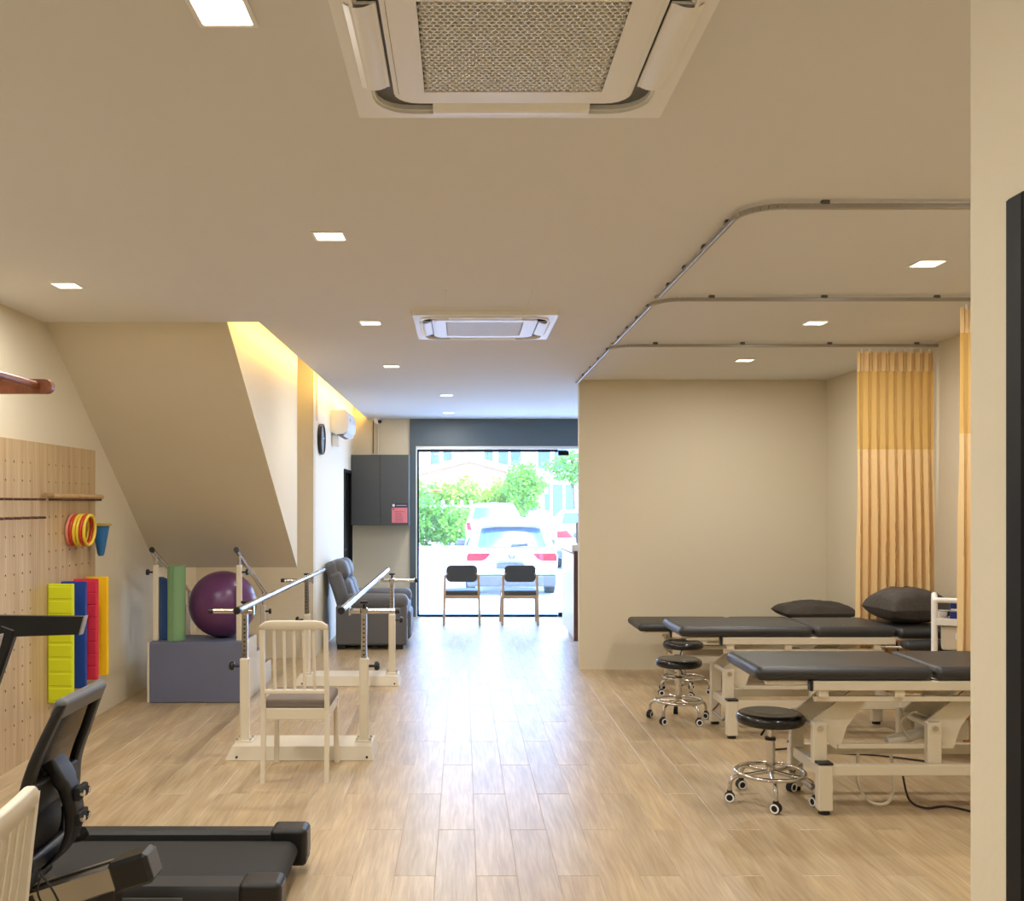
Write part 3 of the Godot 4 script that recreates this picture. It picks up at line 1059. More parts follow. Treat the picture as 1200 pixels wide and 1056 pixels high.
func build_bars_and_chairs() -> void:
	var t := thing("parallel_bars", "chrome walking parallel bars on cream posts and floor plates", "parallel bars", Vector3(-1.04, 0, -6.43))
	for z in [0.0, -2.55]:
		var m := MB.new()
		# a low box with sloping sides
		var lo := [Vector3(-0.475, 0.002, 0.18), Vector3(0.475, 0.002, 0.18), Vector3(0.475, 0.002, -0.18), Vector3(-0.475, 0.002, -0.18)]
		var hi := [Vector3(-0.435, 0.085, 0.15), Vector3(0.455, 0.085, 0.15), Vector3(0.455, 0.085, -0.15), Vector3(-0.435, 0.085, -0.15)]
		for i in 4:
			var j := (i + 1) % 4
			var nn: Vector3 = (lo[j] - lo[i]).cross(hi[i] - lo[i]).normalized()
			m.quad(lo[i], lo[j], hi[j], hi[i], nn)
		m.quad(hi[0], hi[1], hi[2], hi[3], Vector3.UP)
		m.quad(lo[0], lo[1], lo[2], lo[3], Vector3.DOWN)
		var base := part(m, "base_plate", mats.white_metal, t)
		for x in [-0.40, 0.43]:
			part(MB.new().cyl(Vector3(x, 0.022, z * 0 + 0.172), Vector3(x, 0.022, 0.178), 0.008, -1, 8), "bolt", mats.black_plastic, base)
		base.position.z = z
		for x in [-0.385, 0.395]:
			var sg := signf(x)
			var post := part(MB.new().bar(Vector3(x, 0.08, z), Vector3(x, 0.63, z), 0.062, 0.05, 0.01, Vector3.FORWARD), "post", mats.white_metal, t)
			part(MB.new().span(Vector3(x - 0.055, 0.084, z - 0.05), Vector3(x + 0.055, 0.096, z + 0.05), 0.003), "foot_plate", mats.white_metal, post)
			for q in [[-1, -1], [1, -1], [1, 1], [-1, 1]]:
				part(MB.new().cyl(Vector3(x + q[0] * 0.042, 0.096, z + q[1] * 0.038), Vector3(x + q[0] * 0.042, 0.108, z + q[1] * 0.038), 0.009, -1, 8), "bolt", mats.chrome, post)
			# hollow square tube with a row of peg holes in its face
			var hl := []
			for k in 9:
				hl.append(0.02 + 0.0285 * k)
			var tb := peg_panel(0.036, 0.29, [0.0], hl, 0.0285, 0.0062, 0.003, 0.034)
			tb.quad(Vector3(-0.018, 0, -0.034), Vector3(0.018, 0, -0.034), Vector3(0.018, 0.29, -0.034), Vector3(-0.018, 0.29, -0.034), Vector3.FORWARD)
			part(tb, "telescope_tube", mats.chrome, t).position = Vector3(x, 0.63, z + 0.017)
			var kx := Transform3D(Basis(Vector3.FORWARD, PI / 2 * sg), Vector3(x + 0.031 * sg, 0.575, z))
			part(MB.new().lathe([Vector2(0, 0), Vector2(0.009, 0), Vector2(0.009, 0.035), Vector2(0.028, 0.04), Vector2(0.03, 0.058), Vector2(0.02, 0.07), Vector2(0, 0.07)], 14, kx), "knob", mats.black_plastic, t)
			var arm := part(MB.new().cyl(Vector3(x + 0.21 * sg, 0.935, z), Vector3(-0.33 if sg < 0 else 0.30, 0.935, z), 0.017), "cross_arm", mats.chrome, t)
			part(MB.new().cyl(Vector3(x + 0.205 * sg, 0.935, z), Vector3(x + 0.235 * sg, 0.935, z), 0.0185), "end_cap", mats.black_plastic, arm)
			part(MB.new().box(Vector3(x, 0.935, z), Vector3(0.05, 0.046, 0.05), 0.008), "clamp", mats.chrome, arm)
			part(MB.new().box(Vector3(-0.33 if sg < 0 else 0.30, 0.945, z), Vector3(0.012, 0.075, 0.04), 0.003), "bar_bracket", mats.chrome, arm)
			part(MB.new().lathe([Vector2(0, 0), Vector2(0.009, 0), Vector2(0.009, 0.024), Vector2(0.028, 0.028), Vector2(0.028, 0.042), Vector2(0, 0.044)], 14, Transform3D(Basis.IDENTITY, Vector3(x, 0.958, z))), "knob", mats.black_plastic, arm)
	for x in [-0.335, 0.30]:
		var bar := part(MB.new().cyl(Vector3(x, 0.985, 0.42), Vector3(x, 0.985, -3.28), 0.0205, -1, 20), "hand_bar", mats.chrome, t)
		part(MB.new().cyl(Vector3(x, 0.985, 0.45), Vector3(x, 0.985, 0.41), 0.0225), "end_cap", mats.black_plastic, bar)
		part(MB.new().cyl(Vector3(x, 0.985, -3.27), Vector3(x, 0.985, -3.30), 0.0225), "end_cap", mats.black_plastic, bar)
	var ch := dining_chair("white wooden slat-back chair with grey seat in front of the parallel bars")
	ch.position = Vector3(-0.985, 0, -5.99)
	place(ch, "white wooden slat-back chair turned sideways beside the recumbent bike", Vector3(-1.30, 0, -2.2), 96)

# faces -z, back at +z
func dining_chair(label: String) -> Node3D:
	mat("chair_white", rgb(224, 214, 192), 0.42)
	mat("seat_grey", rgb(128, 116, 106), 0.85)
	var w: Material = mats.chair_white
	var t := thing("dining_chair", label, "chair", Vector3.ZERO, 0, "white slat-back chairs")
	var lean := func(y: float) -> float: return 0.205 + maxf(0.0, y - 0.42) * 0.115 + (0.42 - minf(y, 0.42)) * 0.05
	for s in [-1.0, 1.0]:
		var rings := []
		for y in [0.0, 0.2, 0.42, 0.6, 0.8, 0.93]:
			var z: float = lean.call(y)
			var hw: float = 0.0145 + (0.004 if y > 0.3 and y < 0.7 else 0.0)
			rings.append([Vector3(s * 0.187 - 0.013, y, z - hw), Vector3(s * 0.187 + 0.013, y, z - hw), Vector3(s * 0.187 + 0.013, y, z + hw), Vector3(s * 0.187 - 0.013, y, z + hw)])
		var lg := MB.new()
		for i in rings.size() - 1:
			for k in 4:
				var k2 := (k + 1) % 4
				var nn: Vector3 = (rings[i][k2] - rings[i][k]).cross(rings[i + 1][k] - rings[i][k]).normalized()
				if nn.dot(rings[i][k] - Vector3(s * 0.187, rings[i][k].y, lean.call(rings[i][k].y))) < 0:
					nn = -nn
				lg.quad(rings[i][k], rings[i][k2], rings[i + 1][k2], rings[i + 1][k], nn)
		lg.quad(rings[0][0], rings[0][1], rings[0][2], rings[0][3], Vector3.DOWN)
		part(lg, "back_leg", w, t)
		part(MB.new().bar(Vector3(s * 0.19, 0.0, -0.215), Vector3(s * 0.186, 0.42, -0.20), 0.03, 0.03, 0.004, Vector3.FORWARD), "leg", w, t)
		part(MB.new().bar(Vector3(s * 0.186, 0.395, -0.19), Vector3(s * 0.186, 0.395, 0.20), 0.02, 0.055, 0.003), "seat_rail", w, t)
		part(MB.new().box(Vector3(s * 0.187, 0.004, lean.call(0.0)), Vector3(0.02, 0.006, 0.02)), "glide", mats.rubber, t)
	# top rail, rounded at its corners and bowed backwards
	var rings2 := []
	for i in 13:
		var f := i / 12.0 * 2.0 - 1.0
		var x := f * 0.2
		var top := 0.958 - 0.03 * pow(absf(f), 8.0)
		var z0: float = lean.call(0.92) + 0.012 * (1.0 - f * f)
		rings2.append([Vector3(x, 0.905, z0 - 0.013), Vector3(x, 0.905, z0 + 0.013), Vector3(x, top - 0.006, z0 + 0.015), Vector3(x, top, z0 + 0.008), Vector3(x, top, z0 - 0.008), Vector3(x, top - 0.006, z0 - 0.013)])
	part(MB.new().loft(rings2), "top_rail", w, t)
	part(MB.new().bar(Vector3(-0.175, 0.535, lean.call(0.535) + 0.004), Vector3(0.175, 0.535, lean.call(0.535) + 0.004), 0.022, 0.04, 0.003, Vector3.FORWARD.rotated(Vector3.RIGHT, 0.0)), "lower_rail", w, t)
	part(MB.new().box(Vector3(0, 0.40, 0.205), Vector3(0.35, 0.065, 0.02), 0.003), "back_apron", w, t)
	part(MB.new().box(Vector3(0, 0.395, -0.20), Vector3(0.35, 0.055, 0.02), 0.003), "front_apron", w, t)
	for i in 5:
		var x := (i - 2) * 0.058
		part(MB.new().bar(Vector3(x, 0.545, lean.call(0.545) + 0.003), Vector3(x, 0.915, lean.call(0.915) + 0.008), 0.017, 0.014, 0.003, Vector3.FORWARD), "slat", w, t)
	part(MB.new().rbox(Vector3(0, 0.452, -0.012), Vector3(0.40, 0.055, 0.425), 0.022, 3, 0.008), "seat_cushion", mats.seat_grey, t)
	return t

# ---------------------------------------------------------------- treadmill and recumbent bike

func build_machines() -> void:
	var bp: Material = mats.black_plastic
	mat("belt", rgb(40, 39, 37), 0.8)
	mat("rail_dark", rgb(40, 40, 40), 0.5)
	var t := thing("treadmill", "black treadmill with wide belt lying across the floor", "treadmill", Vector3(-0.70, 0, -4.085))
	part(MB.new().span(Vector3(-1.60, 0.045, -0.25), Vector3(-0.05, 0.125, 0.25)), "deck", mats.rail_dark, t)
	var bl := []
	var n := 10
	for i in n + 1:
		var a := PI / 2 + PI * i / n
		bl.append(Vector2(-0.075 - cos(a) * 0.05, 0.105 + sin(a) * 0.048))
	var g := []
	g.append([Vector3(-1.62, 0.153, -0.235), Vector3(-1.62, 0.153, 0.235)])
	for p in bl:
		g.append([Vector3(p.x, p.y, -0.235), Vector3(p.x, p.y, 0.235)])
	g.append([Vector3(-1.62, 0.057, -0.235), Vector3(-1.62, 0.057, 0.235)])
	part(MB.new().sheet(g, Vector3(0.3, 1, 0)), "belt", mats.belt, t)
	for s in [-1.0, 1.0]:
		var prof := PackedVector2Array([Vector2(0.0, 0.03), Vector2(0.105, 0.03), Vector2(0.115, 0.06), Vector2(0.112, 0.16), Vector2(0.098, 0.182), Vector2(0.014, 0.19), Vector2(0.0, 0.175)])
		var q := PackedVector2Array()
		for p in prof:
			q.append(Vector2(s * (0.25 + p.x), p.y))
		part(MB.new().prism(q, -1.62, -0.12, Transform3D(Basis(Vector3(0, 0, 1), Vector3(0, 1, 0), Vector3(1, 0, 0)), Vector3.ZERO)), "side_rail", mats.rail_dark, t)
		part(MB.new().span(Vector3(-0.62, 0.055, s * 0.3655), Vector3(-0.36, 0.145, s * 0.3695), 0.002), "side_inset", mats.grey_plastic, t)
		var cap := part(MB.new().rbox(Vector3(-0.07, 0.118, s * 0.308), Vector3(0.16, 0.165, 0.135), 0.022, 3), "rear_cap", bp, t)
		part(MB.new().box(Vector3(0.011, 0.13, s * 0.308), Vector3(0.004, 0.11, 0.09), 0.002), "cap_trim", mats.grey_plastic, cap)
		part(MB.new().cyl(Vector3(-0.10, 0.0, s * 0.31), Vector3(-0.10, 0.05, s * 0.31), 0.03), "foot", mats.rubber, t)
		part(MB.new().cyl(Vector3(-1.5, 0.0, s * 0.31), Vector3(-1.5, 0.05, s * 0.31), 0.03), "foot", mats.rubber, t)
		part(MB.new().bar(Vector3(-1.66, 0.12, s * 0.31), Vector3(-1.325, 1.09, s * 0.31), 0.075, 0.05, 0.01, Vector3.FORWARD), "upright", bp, t)
		var hr := part(MB.new().prism(PackedVector2Array([Vector2(-1.60, 1.055), Vector2(-1.30, 1.045), Vector2(-1.012, 1.055), Vector2(-0.99, 1.135), Vector2(-1.55, 1.142), Vector2(-1.66, 1.12)]), s * 0.31 - 0.02, s * 0.31 + 0.02, Transform3D(Basis.IDENTITY, Vector3(-0.045 * (s + 1.0), 0, 0))), "handrail", bp, t)
		part(MB.new().prism(PackedVector2Array([Vector2(-1.012, 1.053), Vector2(-1.006, 1.053), Vector2(-0.984, 1.137), Vector2(-0.99, 1.137)]), s * 0.31 - 0.021, s * 0.31 + 0.021, Transform3D(Basis.IDENTITY, Vector3(-0.045 * (s + 1.0), 0, 0))), "end_trim", mats.alu, hr)
	part(MB.new().rbox(Vector3(-1.76, 0.15, 0), Vector3(0.34, 0.2, 0.60), 0.05, 4), "motor_hood", bp, t)
	part(MB.new().box(Vector3(-1.60, 1.17, 0), Vector3(0.06, 0.26, 0.72), 0.02, Basis(Vector3.BACK, 0.5)), "console", bp, t)
	part(MB.new().cyl(Vector3(-0.35, 0.063, 0.372), Vector3(-0.35, 0.063, 0.385), 0.03, -1, 14), "safety_knob", mat("orange", rgb(232, 106, 30), 0.5), t, "orange knob")

	# recumbent bike: mesh seat on a sloping aluminium rail; faces -x
	var k := thing("recumbent_bike", "recumbent exercise bike with black mesh seat on a silver rail", "exercise bike", Vector3(-1.09, 0, -3.34))
	var r0 := Vector3(-0.02, 0.40, 0.0)
	var r1 := Vector3(-1.1, 0.06, 0.0)
	part(MB.new().bar(r0, r1, 0.10, 0.085, 0.006), "slide_rail", mats.alu, k)
	part(MB.new().bar(r0 + Vector3(-0.01, 0.0447, 0.0), r1 + Vector3(0, 0.0447, 0), 0.016, 0.004), "rail_groove_shade", mats.black_plastic, k)  # black strip laid on top, standing in for the dark of a groove
	part(MB.new().bar(r0 + Vector3(-0.32, -0.10, 0.051), r0 + Vector3(-0.335, -0.107, 0.051), 0.004, 0.06), "rail_mark", mats.black_plastic, k)
	var cap := part(MB.new().bar(r0 + Vector3(0.06, 0.019, 0), r0 + Vector3(-0.07, -0.022, 0), 0.115, 0.105, 0.012), "rail_cap", bp, k)
	part(MB.new().bar(r0 + Vector3(0.064, 0.0202, 0), r0 + Vector3(0.06, 0.019, 0), 0.09, 0.08, 0.001), "cap_plate", mats.grey_plastic, cap)
	part(MB.new().bar(Vector3(-0.15, 0.0, 0), Vector3(-0.10, 0.36, 0), 0.06, 0.09, 0.01, Vector3.FORWARD), "rear_leg", bp, k)
	part(MB.new().cyl(Vector3(-0.14, 0.03, -0.25), Vector3(-0.14, 0.03, 0.25), 0.03), "rear_foot", mats.rubber, k)
	part(MB.new().cyl(Vector3(-1.35, 0.035, -0.27), Vector3(-1.35, 0.035, 0.27), 0.03), "front_foot", mats.rubber, k)
	part(MB.new().rbox(Vector3(-1.3, 0.34, 0), Vector3(0.42, 0.55, 0.17), 0.06, 4), "drive_housing", bp, k)
	# seat back: a curved shell frame with threads stretched across its two openings
	var prof := curve_pts([Vector3(-0.33, 0.44, 0), Vector3(-0.345, 0.52, 0), Vector3(-0.325, 0.62, 0), Vector3(-0.315, 0.73, 0), Vector3(-0.27, 0.86, 0), Vector3(-0.215, 0.99, 0)], 6)
	var half := func(y: float) -> float: return 0.225 - 0.035 * clampf((y - 0.82) / 0.17, 0.0, 1.0) - 0.05 * clampf((0.54 - y) / 0.10, 0.0, 1.0)
	for s in [-1.0, 1.0]:
		var rings := []
		for p in prof:
			var hz: float = half.call(p.y)
			var wd: float = 0.045 + 0.02 * clampf((0.85 - p.y) / 0.2, 0.0, 1.0)
			var ring := []
			for q in rrect(0.034, wd, 0.012, 3):
				ring.append(p + Vector3(0.012 + q.x, 0, s * (hz - wd / 2) + q.y))
			rings.append(ring)
		part(MB.new().loft(rings), "seat_frame", bp, k)
	part(MB.new().rbox(Vector3(-0.212, 0.975, 0), Vector3(0.04, 0.07, 0.38), 0.018, 3, 0, Basis(Vector3.BACK, -0.4)), "head_rail", mats.grey_plastic, k)
	part(MB.new().rbox(Vector3(-0.308, 0.675, 0), Vector3(0.036, 0.11, 0.43), 0.016, 3, 0, Basis(Vector3.BACK, -0.05)), "lumbar_rail", bp, k)
	part(MB.new().rbox(Vector3(-0.322, 0.455, 0), Vector3(0.045, 0.06, 0.36), 0.02, 3), "bottom_rail", bp, k)
	# lumbar pad behind the lower opening, bulging to the rear
	var lp := []
	for i in 13:
		var row := []
		for j in 17:
			var u := i / 12.0 * 2.0 - 1.0
			var w := j / 16.0 * 2.0 - 1.0
			row.append(Vector3(-0.345 + 0.045 * (1.0 - u * u) * (1.0 - w * w), 0.55 + u * 0.085, w * 0.165))
		lp.append(row)
	part(MB.new().sheet(lp, Vector3.RIGHT), "lumbar_pad", mat("pad_black", rgb(30, 30, 32), 0.7), k)
	var th := MB.new()
	for i in 60:
		var f := (i + 0.5) / 60.0 * 2.0 - 1.0
		for q in prof.size() - 1:
			var a: Vector3 = prof[q]
			var b: Vector3 = prof[q + 1]
			var za: float = f * (half.call(a.y) - 0.02)
			var zb: float = f * (half.call(b.y) - 0.02)
			var bow := 0.02 * (1.0 - f * f)
			var wd := 0.0067
			th.quad(a + Vector3(-bow, 0, za - wd / 2), a + Vector3(-bow, 0, za + wd / 2), b + Vector3(-bow, 0, zb + wd / 2), b + Vector3(-bow, 0, zb - wd / 2), Vector3(1, 0, 0))
	part(th, "mesh_back", mat("mesh_black", rgb(26, 26, 28), 0.7), k)
	# single spine behind the back, bolted on
	var sr := []
	for p in curve_pts([Vector3(-0.305, 0.77, 0.05), Vector3(-0.27, 0.715, 0.06), Vector3(-0.24, 0.64, 0.055), Vector3(-0.23, 0.56, 0.05), Vector3(-0.25, 0.49, 0.045), Vector3(-0.305, 0.42, 0.045), Vector3(-0.40, 0.385, 0.045)], 5):
		var ring := []
		for q in rrect(0.05, 0.11 if p.y > 0.7 else 0.09, 0.016, 3):
			ring.append(Vector3(p.x + q.x * 0.8, p.y + q.x * 0.5, q.y))
		sr.append(ring)
	part(MB.new().loft(sr), "spine", bp, k)
	for y in [0.575, 0.66]:
		part(MB.new().rbox(Vector3(-0.208, y, 0), Vector3(0.02, 0.045, 0.085), 0.006), "spine_plate", mats.rubber, k)
		for z in [-0.025, 0.025]:
			part(MB.new().cyl(Vector3(-0.20, y, z), Vector3(-0.187, y, z), 0.012, -1, 10), "bolt", mats.chrome, k)
	# seat pan and slide carriage
	part(MB.new().rbox(Vector3(-0.53, 0.43, 0), Vector3(0.42, 0.075, 0.42), 0.034, 4, 0.01), "seat_pan", bp, k)
	part(MB.new().rbox(Vector3(-0.50, 0.355, 0), Vector3(0.34, 0.075, 0.16), 0.02, 3, 0, Basis(Vector3.BACK, 0.3)), "carriage", bp, k)
	for s in [-1.0, 1.0]:
		part(MB.new().tube(curve_pts([Vector3(-0.28, 0.46, s * 0.2), Vector3(-0.30, 0.42, s * 0.245), Vector3(-0.45, 0.40, s * 0.27), Vector3(-0.62, 0.44, s * 0.275), Vector3(-0.66, 0.5, s * 0.275)], 6), 0.014, 10), "side_grip", mats.black_metal, k)
	for s in [0.0, 0.05]:
		part(MB.new().tube(curve_pts([Vector3(-0.27, 0.45, 0.18 - s), Vector3(-0.22 - s, 0.40, 0.2), Vector3(-0.19 - s, 0.30, 0.17), Vector3(-0.17, 0.2, 0.12 + s), Vector3(-0.25, 0.12, 0.08)], 8), 0.0035, 6), "sensor_wire", mats.rubber, k)

# ---------------------------------------------------------------- entrance end

func build_entrance_things() -> void:
	# grey recliner, faces +x
	var gr := mat("recliner_grey", rgb(98, 99, 102), 0.6)
	var t := thing("recliner", "grey padded recliner armchair against the white entrance wall", "armchair", Vector3(-1.04, 0, -11.43))
	part(MB.new().rbox(Vector3(0.0, 0.25, 0), Vector3(0.76, 0.36, 0.6), 0.04), "seat_base", gr, t)
	for s in [-1.0, 1.0]:
		var arm := part(MB.new().rbox(Vector3(0.02, 0.275, s * 0.375), Vector3(0.80, 0.45, 0.17), 0.035), "arm_panel", gr, t)
		part(MB.new().rbox(Vector3(0.07, 0.54, s * 0.375), Vector3(0.72, 0.165, 0.215), 0.075, 5), "arm_pad", gr, arm)
	part(MB.new().rbox(Vector3(0.12, 0.445, 0), Vector3(0.60, 0.17, 0.55), 0.06, 4, 0.02), "seat_cushion", gr, t)
	part(MB.new().rbox(Vector3(0.40, 0.26, 0), Vector3(0.11, 0.34, 0.55), 0.05, 4), "footrest", gr, t)
	var lean := Basis(Vector3.BACK, 0.30)
	part(MB.new().rbox(Vector3(-0.37, 0.66, 0), Vector3(0.13, 0.66, 0.72), 0.05, 4, 0, lean), "back_shell", gr, t)
	for s in [-1.0, 1.0]:
		part(MB.new().rbox(Vector3(-0.275, 0.62, s * 0.155), Vector3(0.16, 0.34, 0.315), 0.075, 5, 0, lean), "back_cushion", gr, t)
		part(MB.new().rbox(Vector3(-0.355, 0.88, s * 0.165), Vector3(0.19, 0.24, 0.335), 0.09, 5, 0, lean), "head_cushion", gr, t)
		part(MB.new().rbox(Vector3(-0.335, 0.62, s * 0.33), Vector3(0.15, 0.50, 0.10), 0.045, 4, 0, lean), "wing", gr, t)
		for x in [-0.33, 0.33]:
			part(MB.new().span(Vector3(x - 0.04, 0, s * 0.36 - 0.04), Vector3(x + 0.04, 0.055, s * 0.36 + 0.04), 0.004), "foot", mats.black_plastic, t)
	part(MB.new().span(Vector3(-0.34, 0.025, -0.30), Vector3(0.36, 0.07, 0.30)), "plinth", mats.black_plastic, t)
	var hs := PackedVector2Array()
	for i in 20:
		hs.append(Vector2(cos(TAU * i / 20) * 0.028, sin(TAU * i / 20) * 0.07))
	part(MB.new().prism(hs, 0, 0.006, Transform3D(Basis(Vector3(0, 0, -1), Vector3(0, 1, 0), Vector3(1, 0, 0)), Vector3(0.418, 0.33, 0.365))), "control_plate", mats.black_plastic, t)

	# waiting chairs with black pads, facing the street
	var fw := mat("chair_frame", rgb(196, 164, 124), 0.5)
	var c := thing("waiting_chair", "black-padded wooden chair by the glass, next to the recliner", "chair", Vector3(-0.01, 0, -13.42), 0, "waiting chairs at the shop front")
	for s in [-1.0, 1.0]:
		part(MB.new().bar(Vector3(s * 0.24, 0, 0.24), Vector3(s * 0.225, 0.68, 0.215), 0.032, 0.036, 0.004, Vector3.FORWARD), "back_leg", fw, c)
		part(MB.new().bar(Vector3(s * 0.25, 0, -0.22), Vector3(s * 0.235, 0.43, -0.19), 0.03, 0.034, 0.004, Vector3.FORWARD), "leg", fw, c)
		part(MB.new().bar(Vector3(s * 0.235, 0.385, -0.2), Vector3(s * 0.235, 0.385, 0.225), 0.02, 0.05, 0.003), "seat_rail", fw, c)
		part(MB.new().cyl(Vector3(s * 0.225, 0.655, 0.215), Vector3(s * 0.19, 0.70, 0.215), 0.011, -1, 8), "back_joint", fw, c)
	part(MB.new().box(Vector3(0, 0.38, 0.215), Vector3(0.45, 0.05, 0.02), 0.003), "back_apron", fw, c)
	part(MB.new().box(Vector3(0, 0.38, -0.2), Vector3(0.45, 0.05, 0.02), 0.003), "front_apron", fw, c)
	part(MB.new().rbox(Vector3(0, 0.435, 0.0), Vector3(0.47, 0.06, 0.45), 0.025, 3, 0.01), "seat_pad", mats.chair_pad, c)
	var bk := MB.new()
	var g0 := []
	var outl := rrect(0.42, 0.225, 0.06, 5)
	for k in [[-0.02, 0.96], [-0.012, 1.0], [0.012, 1.0], [0.02, 0.96]]:
		var ring := []
		for p in outl:
			ring.append(Vector3(p.x * k[1], 0.695 + p.y * k[1], 0.225 + k[0] - 0.05 * p.x * p.x / 0.044 * 0.5))
		g0.append(ring)
	bk.loft(g0)
	part(bk, "back_pad", mats.chair_pad, c)
	place(c, "black-padded wooden chair by the glass, next to the reception counter", Vector3(0.775, 0, -13.42))

	# wall cabinet with two doors, and the notice on it
	var k := thing("wall_cabinet", "charcoal two-door wall cabinet above the recliner", "cabinet", Vector3(-1.16, 1.33, -14.04))
	part(MB.new().span(Vector3(-0.415, 0, -0.155), Vector3(0.40, 1.0, 0.135), 0.002), "carcass", mats.cabinet_dark, k)
	for s in [-1.0, 1.0]:
		part(MB.new().span(Vector3(-0.413 if s < 0 else -0.004, 0.003, 0.137), Vector3(-0.008 if s < 0 else 0.398, 0.997, 0.157), 0.002), "cabinet_door", mats.cabinet_dark, k)
	var nt := thing("notice", "pink printed notice with a dark heading stuck on the charcoal cabinet", "notice", Vector3(-0.89, 1.365, -13.881))
	var sh := MB.new()
	sh.quad(Vector3(-0.11, 0.215, 0.002), Vector3(0.11, 0.215, 0.002), Vector3(0.11, 0, 0.002), Vector3(-0.11, 0, 0.002), Vector3.BACK)
	sh.quad(Vector3(-0.11, 0.215, 0), Vector3(0.11, 0.215, 0), Vector3(0.11, 0, 0), Vector3(-0.11, 0, 0), Vector3.FORWARD)
	part(sh, "sheet", notice_paper(), nt)
	part(MB.new().span(Vector3(-0.115, 0.217, 0), Vector3(0.115, 0.275, 0.002)), "heading_strip", mat("heading", rgb(52, 48, 66), 0.5), nt)
	part(MB.new().cyl(Vector3(-0.085, 0.247, 0.002), Vector3(-0.085, 0.247, 0.0035), 0.02, -1, 14), "heading_badge", mats.white_plastic, nt)
	part(MB.new().span(Vector3(-0.045, 0.240, 0.002), Vector3(0.10, 0.252, 0.003)), "heading_line", mat("heading_text", rgb(176, 170, 190), 0.5), nt)

	# clock
	var cl := thing("wall_clock", "round dark-rimmed wall clock on the white entrance wall", "clock", Vector3(-1.578, 2.35, -10.85))
	var tf := Transform3D(Basis(Vector3.FORWARD, PI / 2), Vector3.ZERO)
	part(MB.new().lathe([Vector2(0, 0), Vector2(0.165, 0), Vector2(0.172, 0.012), Vector2(0.170, 0.042), Vector2(0.155, 0.045), Vector2(0.150, 0.032)], 36, tf), "rim", mats.black_plastic, cl)
	part(MB.new().lathe([Vector2(0.152, 0.02), Vector2(0.152, 0.031), Vector2(0, 0.031)], 36, tf), "dial", mats.slate, cl)
	part(MB.new().bar(Vector3(0.036, 0, 0), Vector3(0.036, 0.08, 0.03), 0.008, 0.003, 0, Vector3.RIGHT), "hand", mats.white_plastic, cl)
	part(MB.new().bar(Vector3(0.036, 0, 0), Vector3(0.036, 0.02, -0.12), 0.006, 0.003, 0, Vector3.RIGHT), "hand", mats.white_plastic, cl)
	solo(MB.new().span(Vector3(0, 0, -0.03), Vector3(0.02, 0.62, 0.03), 0.003), "cable_trunking", mats.white_plastic, "white cable trunking running up the wall above the clock", "trunking", Vector3(-1.579, 2.535, -10.62))

	# wall air conditioner
	var a := thing("wall_air_conditioner", "white split air conditioner high on the entrance wall", "air conditioner", Vector3(-1.579, 2.47, -12.2))
	var pr := PackedVector2Array([Vector2(0, 0.03), Vector2(0.06, 0.0), Vector2(0.15, 0.01), Vector2(0.20, 0.06), Vector2(0.21, 0.16), Vector2(0.19, 0.27), Vector2(0.17, 0.295), Vector2(0, 0.295)])
	part(MB.new().prism(pr, -0.42, 0.40), "housing", mats.white_plastic, a)
	part(MB.new().bar(Vector3(0.105, 0.0, -0.38), Vector3(0.105, 0.0, 0.37), 0.075, 0.012, 0.0, Vector3.UP.rotated(Vector3.BACK, 0.1)), "air_outlet", mats.grey_plastic, a)
	part(MB.new().bar(Vector3(0.165, 0.004, -0.38), Vector3(0.165, 0.004, 0.37), 0.06, 0.008, 0.002, Vector3.UP.rotated(Vector3.BACK, 0.75)), "flap", mats.white_plastic, a)
	part(MB.new().span(Vector3(0.2055, 0.14, 0.20), Vector3(0.2085, 0.20, 0.22)), "badge", mats.grey_plastic, a)
	var pc := thing("pipe_cover", "small white pipe cover under the wall air conditioner", "pipe cover", Vector3(-1.579, 2.33, -11.9))
	part(MB.new().span(Vector3(0, 0, -0.05), Vector3(0.085, 0.135, 0.05), 0.008), "cover", mats.white_plastic, pc)

	# conduit and camera over the cabinet
	solo(MB.new().cyl(Vector3(0, 0, 0), Vector3(0, 0.47, 0), 0.014, -1, 10), "conduit", mats.off_white, "thin cream conduit rising from the cabinet to the security camera", "conduit", Vector3(-1.22, 2.36, -14.18))
	solo(MB.new().cyl(Vector3(0, 0, 0), Vector3(0, 0.47, 0), 0.008, -1, 8), "conduit", mats.grey_plastic, "thin grey cable conduit next to the cream one over the cabinet", "conduit", Vector3(-1.29, 2.36, -14.186))
	var cc := thing("security_camera", "small white security camera under the ceiling by the dark header", "camera", Vector3(-1.22, CEIL, -14.0))
	part(MB.new().lathe([Vector2(0, -0.02), Vector2(0.045, -0.02), Vector2(0.05, 0.0), Vector2(0, 0.0)], 18), "mount", mats.white_plastic, cc)
	part(MB.new().ball(Vector3(0.0, -0.045, 0.02), Vector3(0.042, 0.038, 0.042), 16), "housing", mats.white_plastic, cc)
	part(MB.new().cyl(Vector3(0.025, -0.05, 0.03), Vector3(0.055, -0.06, 0.06), 0.022, 0.024, 14), "lens", mats.black_plastic, cc)

	# reception counter
	var br := mat("walnut", rgb(98, 68, 52), 0.5)
	var rc := thing("reception_counter", "white reception counter with a brown end panel beyond the bay wall", "counter", Vector3(1.26, 0, -11.1))
	part(MB.new().span(Vector3(0, 0.12, -1.3), Vector3(0.06, 1.06, -0.03), 0.002), "front_panel", mats.white_plastic, rc)
	part(MB.new().span(Vector3(0.0, 0.08, -0.03), Vector3(0.62, 1.10, 0.0), 0.002), "end_panel", br, rc)
	part(MB.new().span(Vector3(-0.02, 1.08, -1.32), Vector3(0.30, 1.17, -0.032), 0.004), "counter_top", mats.white_plastic, rc)
